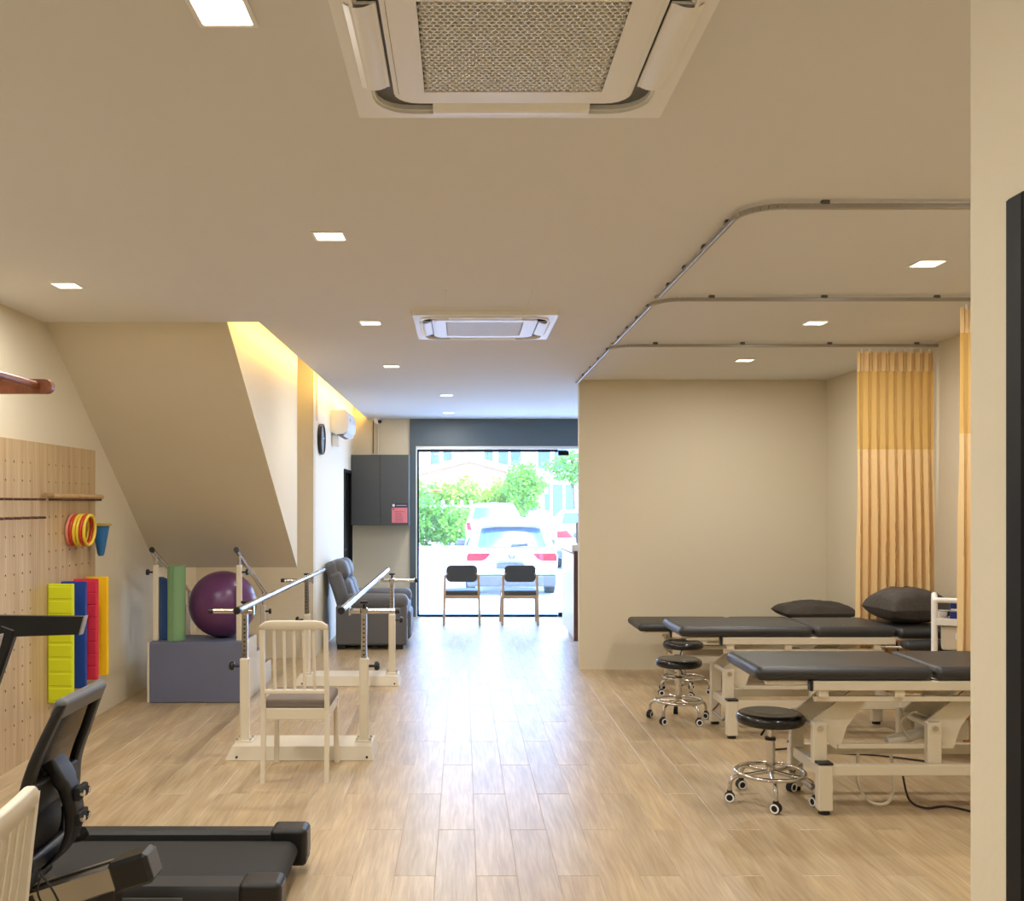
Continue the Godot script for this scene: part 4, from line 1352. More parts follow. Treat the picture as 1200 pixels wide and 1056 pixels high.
	part(MB.new().span(Vector3(0.07, 0.0, -1.26), Vector3(0.60, 0.12, -0.05)), "plinth", mats.off_white, rc)
	part(MB.new().span(Vector3(0.30, 0.70, -1.3), Vector3(0.70, 0.74, -0.032)), "desk_top", br, rc)
	var tl := thing("desk_screen", "flat grey screen seen from behind on the reception counter", "screen", Vector3(1.42, 1.171, -11.35))
	part(MB.new().span(Vector3(-0.09, 0.0, -0.07), Vector3(0.10, 0.012, 0.05), 0.003), "stand", mats.grey_plastic, tl)
	part(MB.new().box(Vector3(0, 0.13, 0), Vector3(0.22, 0.24, 0.018), 0.005, Basis(Vector3.RIGHT, -0.15)), "panel", mat("screen_back", rgb(176, 176, 178), 0.4), tl)

func notice_paper() -> Material:
	var im := Image.create(64, 64, false, Image.FORMAT_RGB8)
	im.fill(rgb(222, 130, 140))
	im.fill_rect(Rect2i(4, 4, 5, 5), rgb(120, 50, 80))
	im.fill_rect(Rect2i(12, 16, 40, 2), rgb(176, 76, 96))
	for y in range(22, 58, 5):
		im.fill_rect(Rect2i(14, y, 36 - (y * 7) % 12, 2), rgb(190, 92, 108))
	var m := mat("notice_print", Color.WHITE, 0.6)
	m.albedo_texture = ImageTexture.create_from_image(im)
	return m

# ---------------------------------------------------------------- treatment bay

func build_bay() -> void:
	mat("pillow_grey", rgb(70, 64, 58), 0.8)
	bumps(mats.pillow_grey, 0.02, 3.0, 3.0)
	bed("white-framed black treatment bed standing closest to the passage wall", Vector3(2.49, 0, -5.41), 0.785, false)
	bed("white-framed black treatment bed in the middle with an arm pad", Vector3(2.46, 0, -7.08), 0.785, true)
	bed("lowered black treatment bed against the end wall of the bay", Vector3(2.53, 0, -9.05), 0.565, false)
	pillow("plump grey pillow on the middle treatment bed", Vector3(3.22, 0.781, -7.10), Vector3(0.47, 0.25, 0.42), 8.0, 3)
	pillow("flatter grey pillow on the lowered bed at the end wall", Vector3(3.24, 0.573, -9.05), Vector3(0.66, 0.17, 0.44), 0.0, 9)
	var s := stool("black round stool on chrome castors beside the first treatment bed")
	s.position = Vector3(1.70, 0, -5.42)
	place(s, "black round stool on chrome castors beside the middle treatment bed", Vector3(1.635, 0, -7.42), 40).scale = Vector3(0.94, 0.96, 0.94)
	place(s, "black round stool half hidden behind another stool, by the lowered bed", Vector3(1.90, 0, -8.45), 15).scale = Vector3(0.94, 0.93, 0.94)
	# curtains
	mat("curtain_cloth", rgb(240, 209, 154), 0.85)
	mats.curtain_cloth.backlight_enabled = true
	mats.curtain_cloth.backlight = Color(0.3, 0.22, 0.13)
	mat("curtain_net", Color(0.90, 0.74, 0.42, 0.88), 0.9)
	mats.curtain_net.transparency = BaseMaterial3D.TRANSPARENCY_ALPHA
	mats.curtain_net.backlight_enabled = true
	mats.curtain_net.backlight = Color(0.4, 0.3, 0.12)
	curtain("open orange privacy curtain with a golden net top, hanging beside the end bed", Vector3(3.28, 0, -7.435), 0.58, 9, 4)
	curtain("bunched orange privacy curtain mostly hidden behind the passage wall", Vector3(3.25, 0, -5.76), 0.66, 10, 6)
	# trolley
	var t := thing("trolley", "white plastic trolley beside the middle treatment bed", "trolley", Vector3(3.24, 0, -6.346), -25)
	for x in [-0.17, 0.17]:
		for z in [-0.13, 0.13]:
			part(MB.new().cyl(Vector3(x, 0.07, z), Vector3(x, 1.02, z), 0.018), "post", mats.white_plastic, t)
			part(MB.new().cyl(Vector3(x - 0.012, 0.035, z), Vector3(x + 0.012, 0.035, z), 0.035, -1, 14), "castor", mats.rubber, t)
		part(MB.new().tube(curve_pts([Vector3(x, 1.0, 0.13), Vector3(x, 1.035, 0.1), Vector3(x, 1.035, -0.1), Vector3(x, 1.0, -0.13)], 5), 0.018, 10), "side_handle", mats.white_plastic, t)
	part(MB.new().tube([Vector3(-0.17, 1.02, 0.13), Vector3(0.17, 1.02, 0.13)], 0.017, 10), "front_rail", mats.white_plastic, t)
	part(MB.new().tube([Vector3(-0.17, 0.955, 0.13), Vector3(0.17, 0.955, 0.13)], 0.006, 8), "guard_wire", mats.alu, t)
	for y in [0.86, 0.5, 0.16]:
		var tr := part(MB.new().span(Vector3(-0.17, y, -0.14), Vector3(0.17, y + 0.015, 0.14), 0.003), "tray", mats.white_plastic, t)
		part(MB.new().span(Vector3(-0.17, y, 0.13), Vector3(0.17, y + 0.045, 0.145), 0.003), "tray_lip", mats.white_plastic, tr)
	var dr := part(MB.new().span(Vector3(-0.13, 0.70, -0.12), Vector3(0.15, 0.855, 0.12), 0.01), "drawer", mats.off_white, t)
	part(MB.new().rbox(Vector3(0.0, 0.79, 0.121), Vector3(0.10, 0.045, 0.012), 0.005), "drawer_pull", mats.white_plastic, dr)
	solo(MB.new().lathe([Vector2(0, 0), Vector2(0.026, 0), Vector2(0.034, 0.075), Vector2(0.031, 0.075), Vector2(0.024, 0.008), Vector2(0, 0.008)], 18), "paper_cup", mats.white_plastic, "small white cup on the top tray of the trolley", "cup", Vector3(3.096, 0.876, -6.335))
	var bx := thing("tissue_box", "small blue and white patterned box on the top tray of the trolley", "box", Vector3(3.185, 0.876, -6.30), -25)
	part(MB.new().span(Vector3(-0.05, 0, -0.04), Vector3(0.05, 0.125, 0.04), 0.002), "carton", mat("box_blue", rgb(44, 64, 150), 0.5), bx)
	part(MB.new().span(Vector3(-0.045, 0.07, 0.0405), Vector3(0.02, 0.09, 0.0415)), "white_band", mats.white_plastic, bx)
	part(MB.new().span(Vector3(-0.01, 0.03, 0.0405), Vector3(0.045, 0.05, 0.0415)), "pale_band", mat("box_sky", rgb(120, 160, 220), 0.5), bx)
	# mains lead on the floor and loop of hose under the first bed
	solo(MB.new().tube(curve_pts([Vector3(2.42, 0.16, -5.40), Vector3(2.43, 0.03, -5.34), Vector3(2.48, 0.008, -5.26), Vector3(2.62, 0.008, -5.28), Vector3(2.78, 0.008, -5.12), Vector3(2.98, 0.008, -5.16), Vector3(3.3, 0.008, -5.12), Vector3(3.55, 0.008, -5.15)], 8), 0.006, 8), "power_cord", mat("cord_dark", rgb(40, 18, 22), 0.5), "dark power cord trailing across the floor from under the first bed", "cord")
	solo(MB.new().tube(curve_pts([Vector3(2.16, 0.28, -5.36), Vector3(2.15, 0.12, -5.33), Vector3(2.2, 0.03, -5.30), Vector3(2.29, 0.02, -5.30), Vector3(2.34, 0.10, -5.33), Vector3(2.34, 0.27, -5.36)], 8), 0.009, 8), "air_hose", mats.off_white, "pale hose hanging in a loop under the first treatment bed", "hose")
	solo(MB.new().tube(curve_pts([Vector3(2.05, 0.008, -6.5), Vector3(2.3, 0.008, -6.55), Vector3(2.45, 0.008, -6.42), Vector3(2.7, 0.008, -6.35), Vector3(2.95, 0.008, -6.2)], 8), 0.006, 8), "power_cord", mats.cord_dark, "dark power cord lying on the floor between the first and middle beds", "cord")

# treatment bed, its length along x; top = height of the padding
func bed(label: String, at: Vector3, top: float, arm_pad: bool) -> void:
	var t := thing("treatment_bed", label, "treatment bed", at, 0, "treatment beds")
	var w: Material = mats.white_metal
	var L := 0.96
	var hz := 0.30
	# padding in three sections
	var secs := [[-L, -0.03], [-0.02, 0.55], [0.56, L]]
	for i in 3:
		var c := MB.new()
		var x0: float = secs[i][0]
		var x1: float = secs[i][1]
		c.rbox(Vector3((x0 + x1) / 2, top - 0.036 - (0.012 if i == 2 else 0.0), 0), Vector3(x1 - x0, 0.072, hz * 2), 0.036, 5, 0.006)
		part(c, "padding", mats.vinyl, t)
	# upper frame
	var fy := top - 0.098
	for s in [-1.0, 1.0]:
		part(MB.new().span(Vector3(-L + 0.30, fy - 0.025, s * 0.27 - 0.02), Vector3(0.54, fy + 0.025, s * 0.27 + 0.02), 0.004), "long_beam", w, t)
		part(MB.new().span(Vector3(-L + 0.285, fy - 0.027, s * 0.27 - 0.022), Vector3(-L + 0.30, fy + 0.027, s * 0.27 + 0.022), 0.002), "beam_cap", mats.black_plastic, t)
		part(MB.new().span(Vector3(0.55, fy + 0.0, s * 0.24 - 0.015), Vector3(L - 0.08, fy + 0.022, s * 0.24 + 0.015), 0.003), "head_beam", w, t)
		part(MB.new().span(Vector3(-L + 0.06, fy + 0.002, s * 0.25 - 0.015), Vector3(-L + 0.28, fy + 0.024, s * 0.25 + 0.015), 0.003), "foot_beam", w, t)
		part(MB.new().span(Vector3(-L + 0.32, fy - 0.09, s * 0.24 - 0.012), Vector3(0.48, fy - 0.06, s * 0.24 + 0.012), 0.003), "lower_beam", w, t)
		for x in [-L + 0.36, -0.2, 0.42]:
			part(MB.new().span(Vector3(x - 0.025, fy - 0.062, s * 0.255 - 0.02), Vector3(x + 0.025, fy - 0.02, s * 0.255 + 0.02)), "beam_bracket", w, t)
	for x in [-0.55, 0.0, 0.5]:
		part(MB.new().span(Vector3(x - 0.02, fy - 0.02, -0.28), Vector3(x + 0.02, fy + 0.018, 0.28), 0.003), "cross_beam", w, t)
	# base frame
	var bx0 := -L + 0.38
	var bx1 := 0.62
	for x in [bx0, bx1]:
		for s in [-1.0, 1.0]:
			part(MB.new().bar(Vector3(x, 0.02, s * 0.225), Vector3(x, 0.262, s * 0.225), 0.076, 0.06, 0.006, Vector3.FORWARD), "leg", w, t)
			part(MB.new().span(Vector3(x - 0.04, 0.262, s * 0.225 - 0.032), Vector3(x + 0.04, 0.275, s * 0.225 + 0.032), 0.004), "leg_cap", mats.black_plastic, t)
			part(MB.new().cyl(Vector3(x, 0.0, s * 0.225), Vector3(x, 0.022, s * 0.225), 0.03, -1, 14), "foot", mats.rubber, t)
		part(MB.new().span(Vector3(x - 0.025, 0.195, -0.195), Vector3(x + 0.025, 0.255, 0.195), 0.004), "end_rail", w, t)
	for s in [-1.0, 1.0]:
		part(MB.new().span(Vector3(bx0 + 0.03, 0.205, s * 0.225 - 0.022), Vector3(bx1 - 0.03, 0.262, s * 0.225 + 0.022), 0.004), "base_rail", w, t)
	# lifting linkage: two posts, each with a bell crank, and a push rod between them
	var px := [bx0 - 0.01, bx0 + 0.60]
	var rise := (fy - 0.03) - 0.445
	var run := sqrt(maxf(0.02, 0.34 * 0.34 - rise * rise))
	for i in 2:
		var x: float = px[i]
		for s in [-1.0, 1.0]:
			part(MB.new().bar(Vector3(x, 0.255, s * 0.175), Vector3(x, 0.475, s * 0.175), 0.076, 0.045, 0.005, Vector3.FORWARD), "lift_post", w, t)
			part(MB.new().cyl(Vector3(x, 0.445, s * 0.175), Vector3(x, 0.445, s * 0.21), 0.014, -1, 12), "pivot_bolt", mats.chrome, t)
			var crank := PackedVector2Array([Vector2(x - 0.02, 0.475), Vector2(x + run - 0.02, 0.475 + rise), Vector2(x + run + 0.05, 0.44 + rise), Vector2(x + 0.16, 0.44), Vector2(x + 0.125, 0.33), Vector2(x + 0.095, 0.325), Vector2(x, 0.41)])
			part(MB.new().prism(crank, s * 0.14 - 0.008, s * 0.14 + 0.008), "crank_plate", w, t)
		part(MB.new().cyl(Vector3(x, 0.445, -0.2), Vector3(x, 0.445, 0.2), 0.018, -1, 12), "pivot_shaft", w, t)
	part(MB.new().span(Vector3(px[0] + 0.11, 0.325, 0.125), Vector3(px[1] + 0.11, 0.352, 0.155), 0.003), "push_rod", w, t)
	# motor and foot lever
	part(MB.new().rbox(Vector3(0.16, 0.40, -0.02), Vector3(0.26, 0.12, 0.12), 0.02), "motor", mats.off_white, t)
	part(MB.new().cyl(Vector3(0.03, 0.38, 0.02), Vector3(-0.16, 0.33, 0.02), 0.03), "actuator", mats.off_white, t)
	part(MB.new().tube(curve_pts([Vector3(-0.05, 0.36, 0.06), Vector3(-0.10, 0.44, 0.06), Vector3(-0.04, 0.50, 0.06), Vector3(0.04, 0.48, 0.05), Vector3(0.1, 0.45, 0.04)], 6), 0.006, 8), "motor_lead", mats.off_white, t)
	part(MB.new().tube([Vector3(bx0 + 0.03, 0.19, -0.15), Vector3(bx0 - 0.04, 0.11, -0.15), Vector3(bx0 - 0.04, 0.11, 0.15), Vector3(bx0 + 0.03, 0.19, 0.15)], 0.008, 8), "foot_bar", mats.alu, t)
	# gas-spring lever under the head section
	part(MB.new().tube([Vector3(0.58, fy - 0.02, 0.2), Vector3(0.57, fy - 0.07, 0.26), Vector3(0.60, fy - 0.09, 0.27)], 0.008, 8), "lever", mats.black_plastic, t)
	if arm_pad:
		var pad := part(MB.new().rbox(Vector3(0.78, top - 0.115, 0.37), Vector3(0.46, 0.055, 0.13), 0.027, 4, 0.01), "arm_pad", mats.vinyl, t)
		part(MB.new().tube([Vector3(0.44, fy - 0.04, 0.27), Vector3(0.60, top - 0.135, 0.36)], 0.009, 8), "pad_bracket", mats.alu, pad)

func pillow(label: String, at: Vector3, s: Vector3, turn: float, sd: int) -> void:
	var fn := FastNoiseLite.new()
	fn.seed = sd
	fn.frequency = 5.0
	var m := MB.new()
	for sg in [1.0, -1.0]:
		var g := []
		for i in 33:
			var row := []
			for j in 25:
				var u := i / 32.0 * 2.0 - 1.0
				var v := j / 24.0 * 2.0 - 1.0
				var e := pow(maxf(0.0, (1.0 - pow(absf(u), 2.6)) * (1.0 - pow(absf(v), 2.6))), 0.38)
				var x := u * s.x / 2 * (1.0 - 0.07 * (1.0 - absf(v)) * absf(u))
				var z := v * s.z / 2 * (1.0 - 0.07 * (1.0 - absf(u)) * absf(v))
				var y: float = s.y * 0.42 + sg * e * s.y * (0.58 if sg > 0 else 0.42)
				y += fn.get_noise_2d(x + 3.0, z) * 0.022 * e if sg > 0 else 0.0
				row.append(Vector3(x, y, z))
			g.append(row)
		m.sheet(g, Vector3(0, sg, 0))
	solo(m, "pillow", mats.pillow_grey, label, "pillow", at, turn, "grey pillows")

func stool(label: String) -> Node3D:
	var t := thing("rolling_stool", label, "stool", Vector3.ZERO, 0, "round stools on castors")
	part(MB.new().lathe([Vector2(0, 0.425), Vector2(0.165, 0.425), Vector2(0.178, 0.432), Vector2(0.184, 0.448), Vector2(0.182, 0.468), Vector2(0.172, 0.482), Vector2(0.155, 0.489), Vector2(0.13, 0.488), Vector2(0.06, 0.480), Vector2(0, 0.477)], 40), "seat", mats.stool_vinyl, t)
	part(MB.new().lathe([Vector2(0, 0.415), Vector2(0.09, 0.415), Vector2(0.10, 0.426), Vector2(0, 0.426)], 24), "seat_plate", mats.black_metal, t)
	part(MB.new().cyl(Vector3(0, 0.30, 0), Vector3(0, 0.418, 0), 0.014), "gas_lift", mats.chrome, t)
	part(MB.new().cyl(Vector3(0, 0.15, 0), Vector3(0, 0.335, 0), 0.026), "column", mats.chrome, t)
	part(MB.new().cyl(Vector3(0, 0.335, 0), Vector3(0, 0.35, 0), 0.029), "collar", mats.black_plastic, t)
	part(MB.new().tube([Vector3(0, 0.41, 0), Vector3(-0.05, 0.405, 0.06), Vector3(-0.08, 0.385, 0.10)], 0.006, 8), "lever", mats.black_metal, t)
	part(MB.new().tube(circle_pts(Vector3(0, 0.158, 0), 0.185, 40), 0.011, 10, true), "foot_ring", mats.chrome, t)
	for k in 5:
		var a := TAU * k / 5 + 0.5
		var d := Vector3(cos(a), 0, sin(a))
		part(MB.new().tube(curve_pts([Vector3(0, 0.165, 0), d * 0.10 + Vector3(0, 0.15, 0), d * 0.19 + Vector3(0, 0.142, 0), d * 0.228 + Vector3(0, 0.115, 0), d * 0.235 + Vector3(0, 0.062, 0)], 5), 0.0115, 10), "leg", mats.chrome, t)
		var q := d.rotated(Vector3.UP, 0.9 + k * 1.7)
		var cst := part(MB.new().cyl(d * 0.235 + Vector3(0, 0.028, 0) - q * 0.018, d * 0.235 + Vector3(0, 0.028, 0) + q * 0.018, 0.028, -1, 18), "castor", mats.rubber, t)
		for s in [-1.0, 1.0]:
			var yb: Vector3 = q * s
			var xb := Vector3.UP.cross(yb).normalized()
			part(MB.new().lathe([Vector2(0.017, 0), Vector2(0.0255, 0), Vector2(0.0255, 0.003), Vector2(0.017, 0.003), Vector2(0.017, 0)], 18, Transform3D(Basis(xb, yb, xb.cross(yb)), d * 0.235 + Vector3(0, 0.028, 0) + yb * 0.0175)), "hub_ring", mats.white_plastic, cst)
		part(MB.new().cyl(d * 0.235 + Vector3(0, 0.035, 0), d * 0.235 + Vector3(0, 0.066, 0), 0.015, -1, 10), "castor_fork", mats.black_plastic, cst)
	return t

func curtain(label: String, at: Vector3, w: float, folds: int, sd: int) -> void:
	var t := thing("privacy_curtain", label, "curtain", at, 0, "orange privacy curtains")
	var fn := FastNoiseLite.new()
	fn.seed = sd
	fn.frequency = 1.0
	var nu := folds * 10
	var at_ := func(u: float, y: float) -> Vector3:
		var soft := clampf((2.3 - y) / 0.9, 0.0, 1.0)
		var ph := u * folds * TAU + fn.get_noise_2d(u * 4.0, y * 0.25) * 1.1 * soft
		var amp := lerpf(0.013 if y < 2.645 else 0.02, 0.05, soft) * (0.75 + 0.5 * fn.get_noise_2d(u * 9.0, 4.0))
		var spread := 1.0 + 0.05 * clampf((1.9 - y) / 1.7, 0.0, 1.0)
		return Vector3((u - 0.5) * w * spread + sin(ph * 2.0) * 0.008, y, sin(ph) * amp)
	for s in [["heading", 2.79, 2.64, 3, mats.curtain_cloth], ["net_panel", 2.64, 2.05, 8, mats.curtain_net], ["cloth_panel", 2.05, 0.2, 22, mats.curtain_cloth]]:
		var g := []
		for i in nu + 1:
			var row := []
			for j in s[3] + 1:
				var y: float = lerpf(s[1], s[2], j / float(s[3]))
				var p: Vector3 = at_.call(i / float(nu), y)
				if s[0] == "heading":
					p.z += sin(i / float(nu) * folds * TAU * 2.0) * 0.012
				row.append(p)
			g.append(row)
		part(MB.new().sheet(g, Vector3(0, 0, 1)), s[0], s[4], t)
	for i in 9:
		part(MB.new().span(Vector3((i - 4) * w / 9 - 0.006, 2.775, -0.006), Vector3((i - 4) * w / 9 + 0.006, 2.81, 0.006), 0.002), "glider", mats.white_plastic, t)

# ---------------------------------------------------------------- street

func build_street() -> void:
	var cm := mat("concrete", rgb(206, 206, 204), 0.8)
	var g := MB.new()
	g.span(Vector3(-14, -0.3, -17.5), Vector3(14, -0.06, FRONT - 0.15))
	structure(g, "ground_apron", mat("apron_tile", rgb(214, 214, 212), 0.7))
	g = MB.new()
	g.quad(Vector3(-40, -0.23, -17.5), Vector3(40, -0.23, -17.5), Vector3(40, -0.2, -22), Vector3(-40, -0.2, -22), Vector3.UP)
	g.quad(Vector3(-40, -0.2, -22), Vector3(40, -0.2, -22), Vector3(40, 0.0, -30), Vector3(-40, 0.0, -30), Vector3(0, 1, 0.025).normalized())
	g.quad(Vector3(-40, 0, -30), Vector3(40, 0, -30), Vector3(40, 0.0, -90), Vector3(-40, 0.0, -90), Vector3.UP)
	structure(g, "ground_road", cm)
	solo(MB.new().span(Vector3(-6, 0, -0.12), Vector3(0.1, 0.13, 0.12), 0.02), "kerb", cm, "pale concrete kerb in front of the hedge", "kerb", Vector3(0, 0, -34.6))
	# cars
	mat("car_white", rgb(206, 210, 214), 0.25)
	mats.car_white.clearcoat_enabled = true
	mat("car_silver", rgb(214, 220, 226), 0.28)
	mat("car_glass", rgb(84, 106, 130), 0.06)
	mats.car_glass.metallic = 0.35
	mat("tail_red", rgb(150, 26, 36), 0.2)
	mat("tail_dark", rgb(120, 30, 44), 0.2)
	mat("bumper_grey", rgb(70, 74, 80), 0.6)
	suv()
	hatchback()
	dark_car()
	# planting
	mat("leaf_a", rgb(104, 150, 58), 0.6)
	mat("leaf_b", rgb(76, 124, 52), 0.6)
	mat("leaf_c", rgb(142, 166, 66), 0.6)
	mat("bark", rgb(110, 92, 74), 0.9)
	mat("blossom", rgb(226, 90, 50), 0.7)
	for m in ["leaf_a", "leaf_b", "leaf_c"]:
		mats[m].backlight_enabled = true
		mats[m].backlight = Color(0.5, 0.7, 0.2)
	shrub("dense green hedge bush at the corner of the white kerb", Vector3(-1.35, 0, -35.6), Vector3(1.0, 1.75, 0.8), "leaf_b", 900, 1, 0.15)
	shrub("bright green hedge bush beside the white kerb, next to the fence", Vector3(-0.35, 0, -35.4), Vector3(0.7, 1.55, 0.7), "leaf_a", 700, 2, 0.15)
	shrub("wide yellow-green shrub in front of the gabled porch", Vector3(-0.1, 0.4, -38.6), Vector3(1.5, 2.1, 1.0), "leaf_c", 1300, 3, 0.4)
	var sb := shrub("loose green shrub with orange blossom beside the fence", Vector3(-1.5, 0.5, -38.2), Vector3(1.0, 1.9, 0.9), "leaf_a", 900, 4, 0.4)
	tree("young light-green street tree in front of the porch gable", Vector3(2.35, 0, -38.0), Vector3(0.95, 1.25, 0.9), 2.2, "leaf_a", 1100, 5)
	tree("low yellow-green tree beside the white house wall", Vector3(1.5, 0, -39.0), Vector3(0.85, 1.0, 0.8), 1.6, "leaf_c", 900, 6)
	tree("slender overhanging tree with sparse leaves by the white house", Vector3(4.15, 0, -37.0), Vector3(1.3, 0.75, 0.9), 3.0, "leaf_b", 600, 7)
	var bl := MB.new()
	for i in 14:
		bl.ball(Vector3(sin(i * 2.1) * 0.22, 0.02 * cos(i * 1.3), cos(i * 2.9) * 0.1), Vector3(0.09, 0.04, 0.06), 8)
	part(bl, "blossom_cluster", mats.blossom, sb).position = Vector3(0.45, 2.12, 0.95)
	# white fence
	var f := thing("garden_fence", "white post-and-rail garden fence behind the hedge", "fence", Vector3(-1.0, 0, -37.2))
	for i in 9:
		part(MB.new().span(Vector3(-1.6 + i * 0.36, 0, -0.04), Vector3(-1.5 + i * 0.36, 1.75, 0.04), 0.01), "post", mats.white_plastic, f)
	for y in [0.3, 1.5]:
		part(MB.new().span(Vector3(-1.7, y, -0.02), Vector3(1.6, y + 0.07, 0.02)), "rail", mats.white_plastic, f)
	house()

func leaf_cloud(cnt: int, c: Vector3, r: Vector3, sd: int, size: float) -> MultiMesh:
	var rng := RandomNumberGenerator.new()
	rng.seed = sd
	var lf := MB.new()
	var p := [Vector3(0, 0, 0), Vector3(0.35, 0.08, 0.45), Vector3(0, 0, 1), Vector3(-0.35, 0.08, 0.45)]
	lf.tri(p[0], p[1], p[2], Vector3(0.2, 1, 0).normalized())
	lf.tri(p[0], p[2], p[3], Vector3(-0.2, 1, 0).normalized())
	var mm := MultiMesh.new()
	mm.transform_format = MultiMesh.TRANSFORM_3D
	mm.mesh = lf.mesh()
	mm.instance_count = cnt
	for i in cnt:
		var d := Vector3(rng.randfn(), rng.randfn(), rng.randfn()).normalized()
		var lump := 0.82 + 0.22 * sin(d.x * 7.0 + sd) * sin(d.y * 6.0 + sd * 2) + 0.1 * sin(d.z * 9.0)
		var q := c + d * r * lump * pow(rng.randf(), 0.28)
		q.y = maxf(q.y, 0.06)
		var bs := Basis(Vector3(rng.randfn(), rng.randfn(), rng.randfn()).normalized(), rng.randf() * TAU).scaled(Vector3.ONE * size * rng.randf_range(0.6, 1.3))
		mm.set_instance_transform(i, Transform3D(bs, q))
	return mm

func foliage(mm: MultiMesh, ma: Material, parent: Node3D) -> void:
	var o := MultiMeshInstance3D.new()
	o.multimesh = mm
	o.material_override = ma
	o.name = "foliage"
	o.set_meta("kind", "stuff")
	parent.add_child(o, true)

func shrub(label: String, at: Vector3, r: Vector3, leaf: String, cnt: int, sd: int, low: float) -> Node3D:
	var t := thing("shrub", label, "shrub", Vector3(at.x, 0, at.z))
	foliage(leaf_cloud(cnt * 3, Vector3(0, at.y + r.y * 0.55, 0), r * Vector3(1, 0.6, 1), sd, 0.15), mats[leaf], t)
	for k in 4:
		part(MB.new().tube(curve_pts([Vector3(0.05 * k - 0.1, 0, 0.03 * k), Vector3(0.12 * (k - 1.5), at.y + r.y * 0.4, 0), Vector3(0.3 * (k - 1.5), at.y + r.y * 0.9, 0.05)], 4), 0.02, 6), "stem", mats.bark, t)
	return t

func tree(label: String, at: Vector3, r: Vector3, crown_y: float, leaf: String, cnt: int, sd: int) -> void:
	var t := thing("tree", label, "tree", at)
	foliage(leaf_cloud(cnt * 3, Vector3(0, crown_y, 0), r, sd, 0.14), mats[leaf], t)
	part(MB.new().tube(curve_pts([Vector3(0, 0, 0), Vector3(0.06, crown_y * 0.5, 0.03), Vector3(-0.03, crown_y, 0), Vector3(0.05, crown_y + r.y * 0.6, 0)], 5), 0.05, 8), "trunk", mats.bark, t)
	for k in 4:
		part(MB.new().tube(curve_pts([Vector3(0, crown_y * 0.75, 0), Vector3(cos(k * 1.6) * r.x * 0.4, crown_y, sin(k * 1.6) * r.z * 0.4), Vector3(cos(k * 1.6) * r.x * 0.8, crown_y + r.y * 0.4, sin(k * 1.6) * r.z * 0.7)], 5), 0.02, 6), "branch", mats.bark, t)

# body shell from stations: [z from the tail, underside, shoulder, top, half width low, at the shoulder, at the top]
func car_body(st: Array) -> MB:
	var rings := []
	for s in st:
		var half := [Vector2(0.0, s[1]), Vector2(s[4] * 0.8, s[1]), Vector2(s[4] * 0.97, s[1] + 0.05), Vector2(s[5], lerpf(s[1], s[2], 0.55)), Vector2(s[5], lerpf(s[1], s[2], 0.85)), Vector2(s[5] * 0.975, s[2]), Vector2(lerpf(s[5], s[6], 0.5), lerpf(s[2], s[3], 0.5)), Vector2(s[6] * 1.02, lerpf(s[2], s[3], 0.9)), Vector2(s[6] * 0.9, s[3] - 0.012), Vector2(s[6] * 0.5, s[3]), Vector2(0, s[3] + 0.01)]
		var r := []
		for p in half:
			r.append(Vector3(p.x, p.y, -s[0]))
		for i in range(half.size() - 2, 0, -1):
			r.append(Vector3(-half[i].x, half[i].y, -s[0]))
		rings.append(r)
	return MB.new().loft(rings)

func car_wheels(t: Node3D, hw: float, zs: Array, r: float) -> void:
	for z in zs:
		for s in [-1.0, 1.0]:
			var w := part(MB.new().cyl(Vector3(s * (hw - 0.2), r, -z), Vector3(s * (hw - 0.01), r, -z), r, -1, 24), "wheel", mats.rubber, t)
			part(MB.new().cyl(Vector3(s * (hw - 0.012), r, -z), Vector3(s * (hw + 0.002), r, -z), r * 0.62, -1, 20), "hub", mats.alu, w)

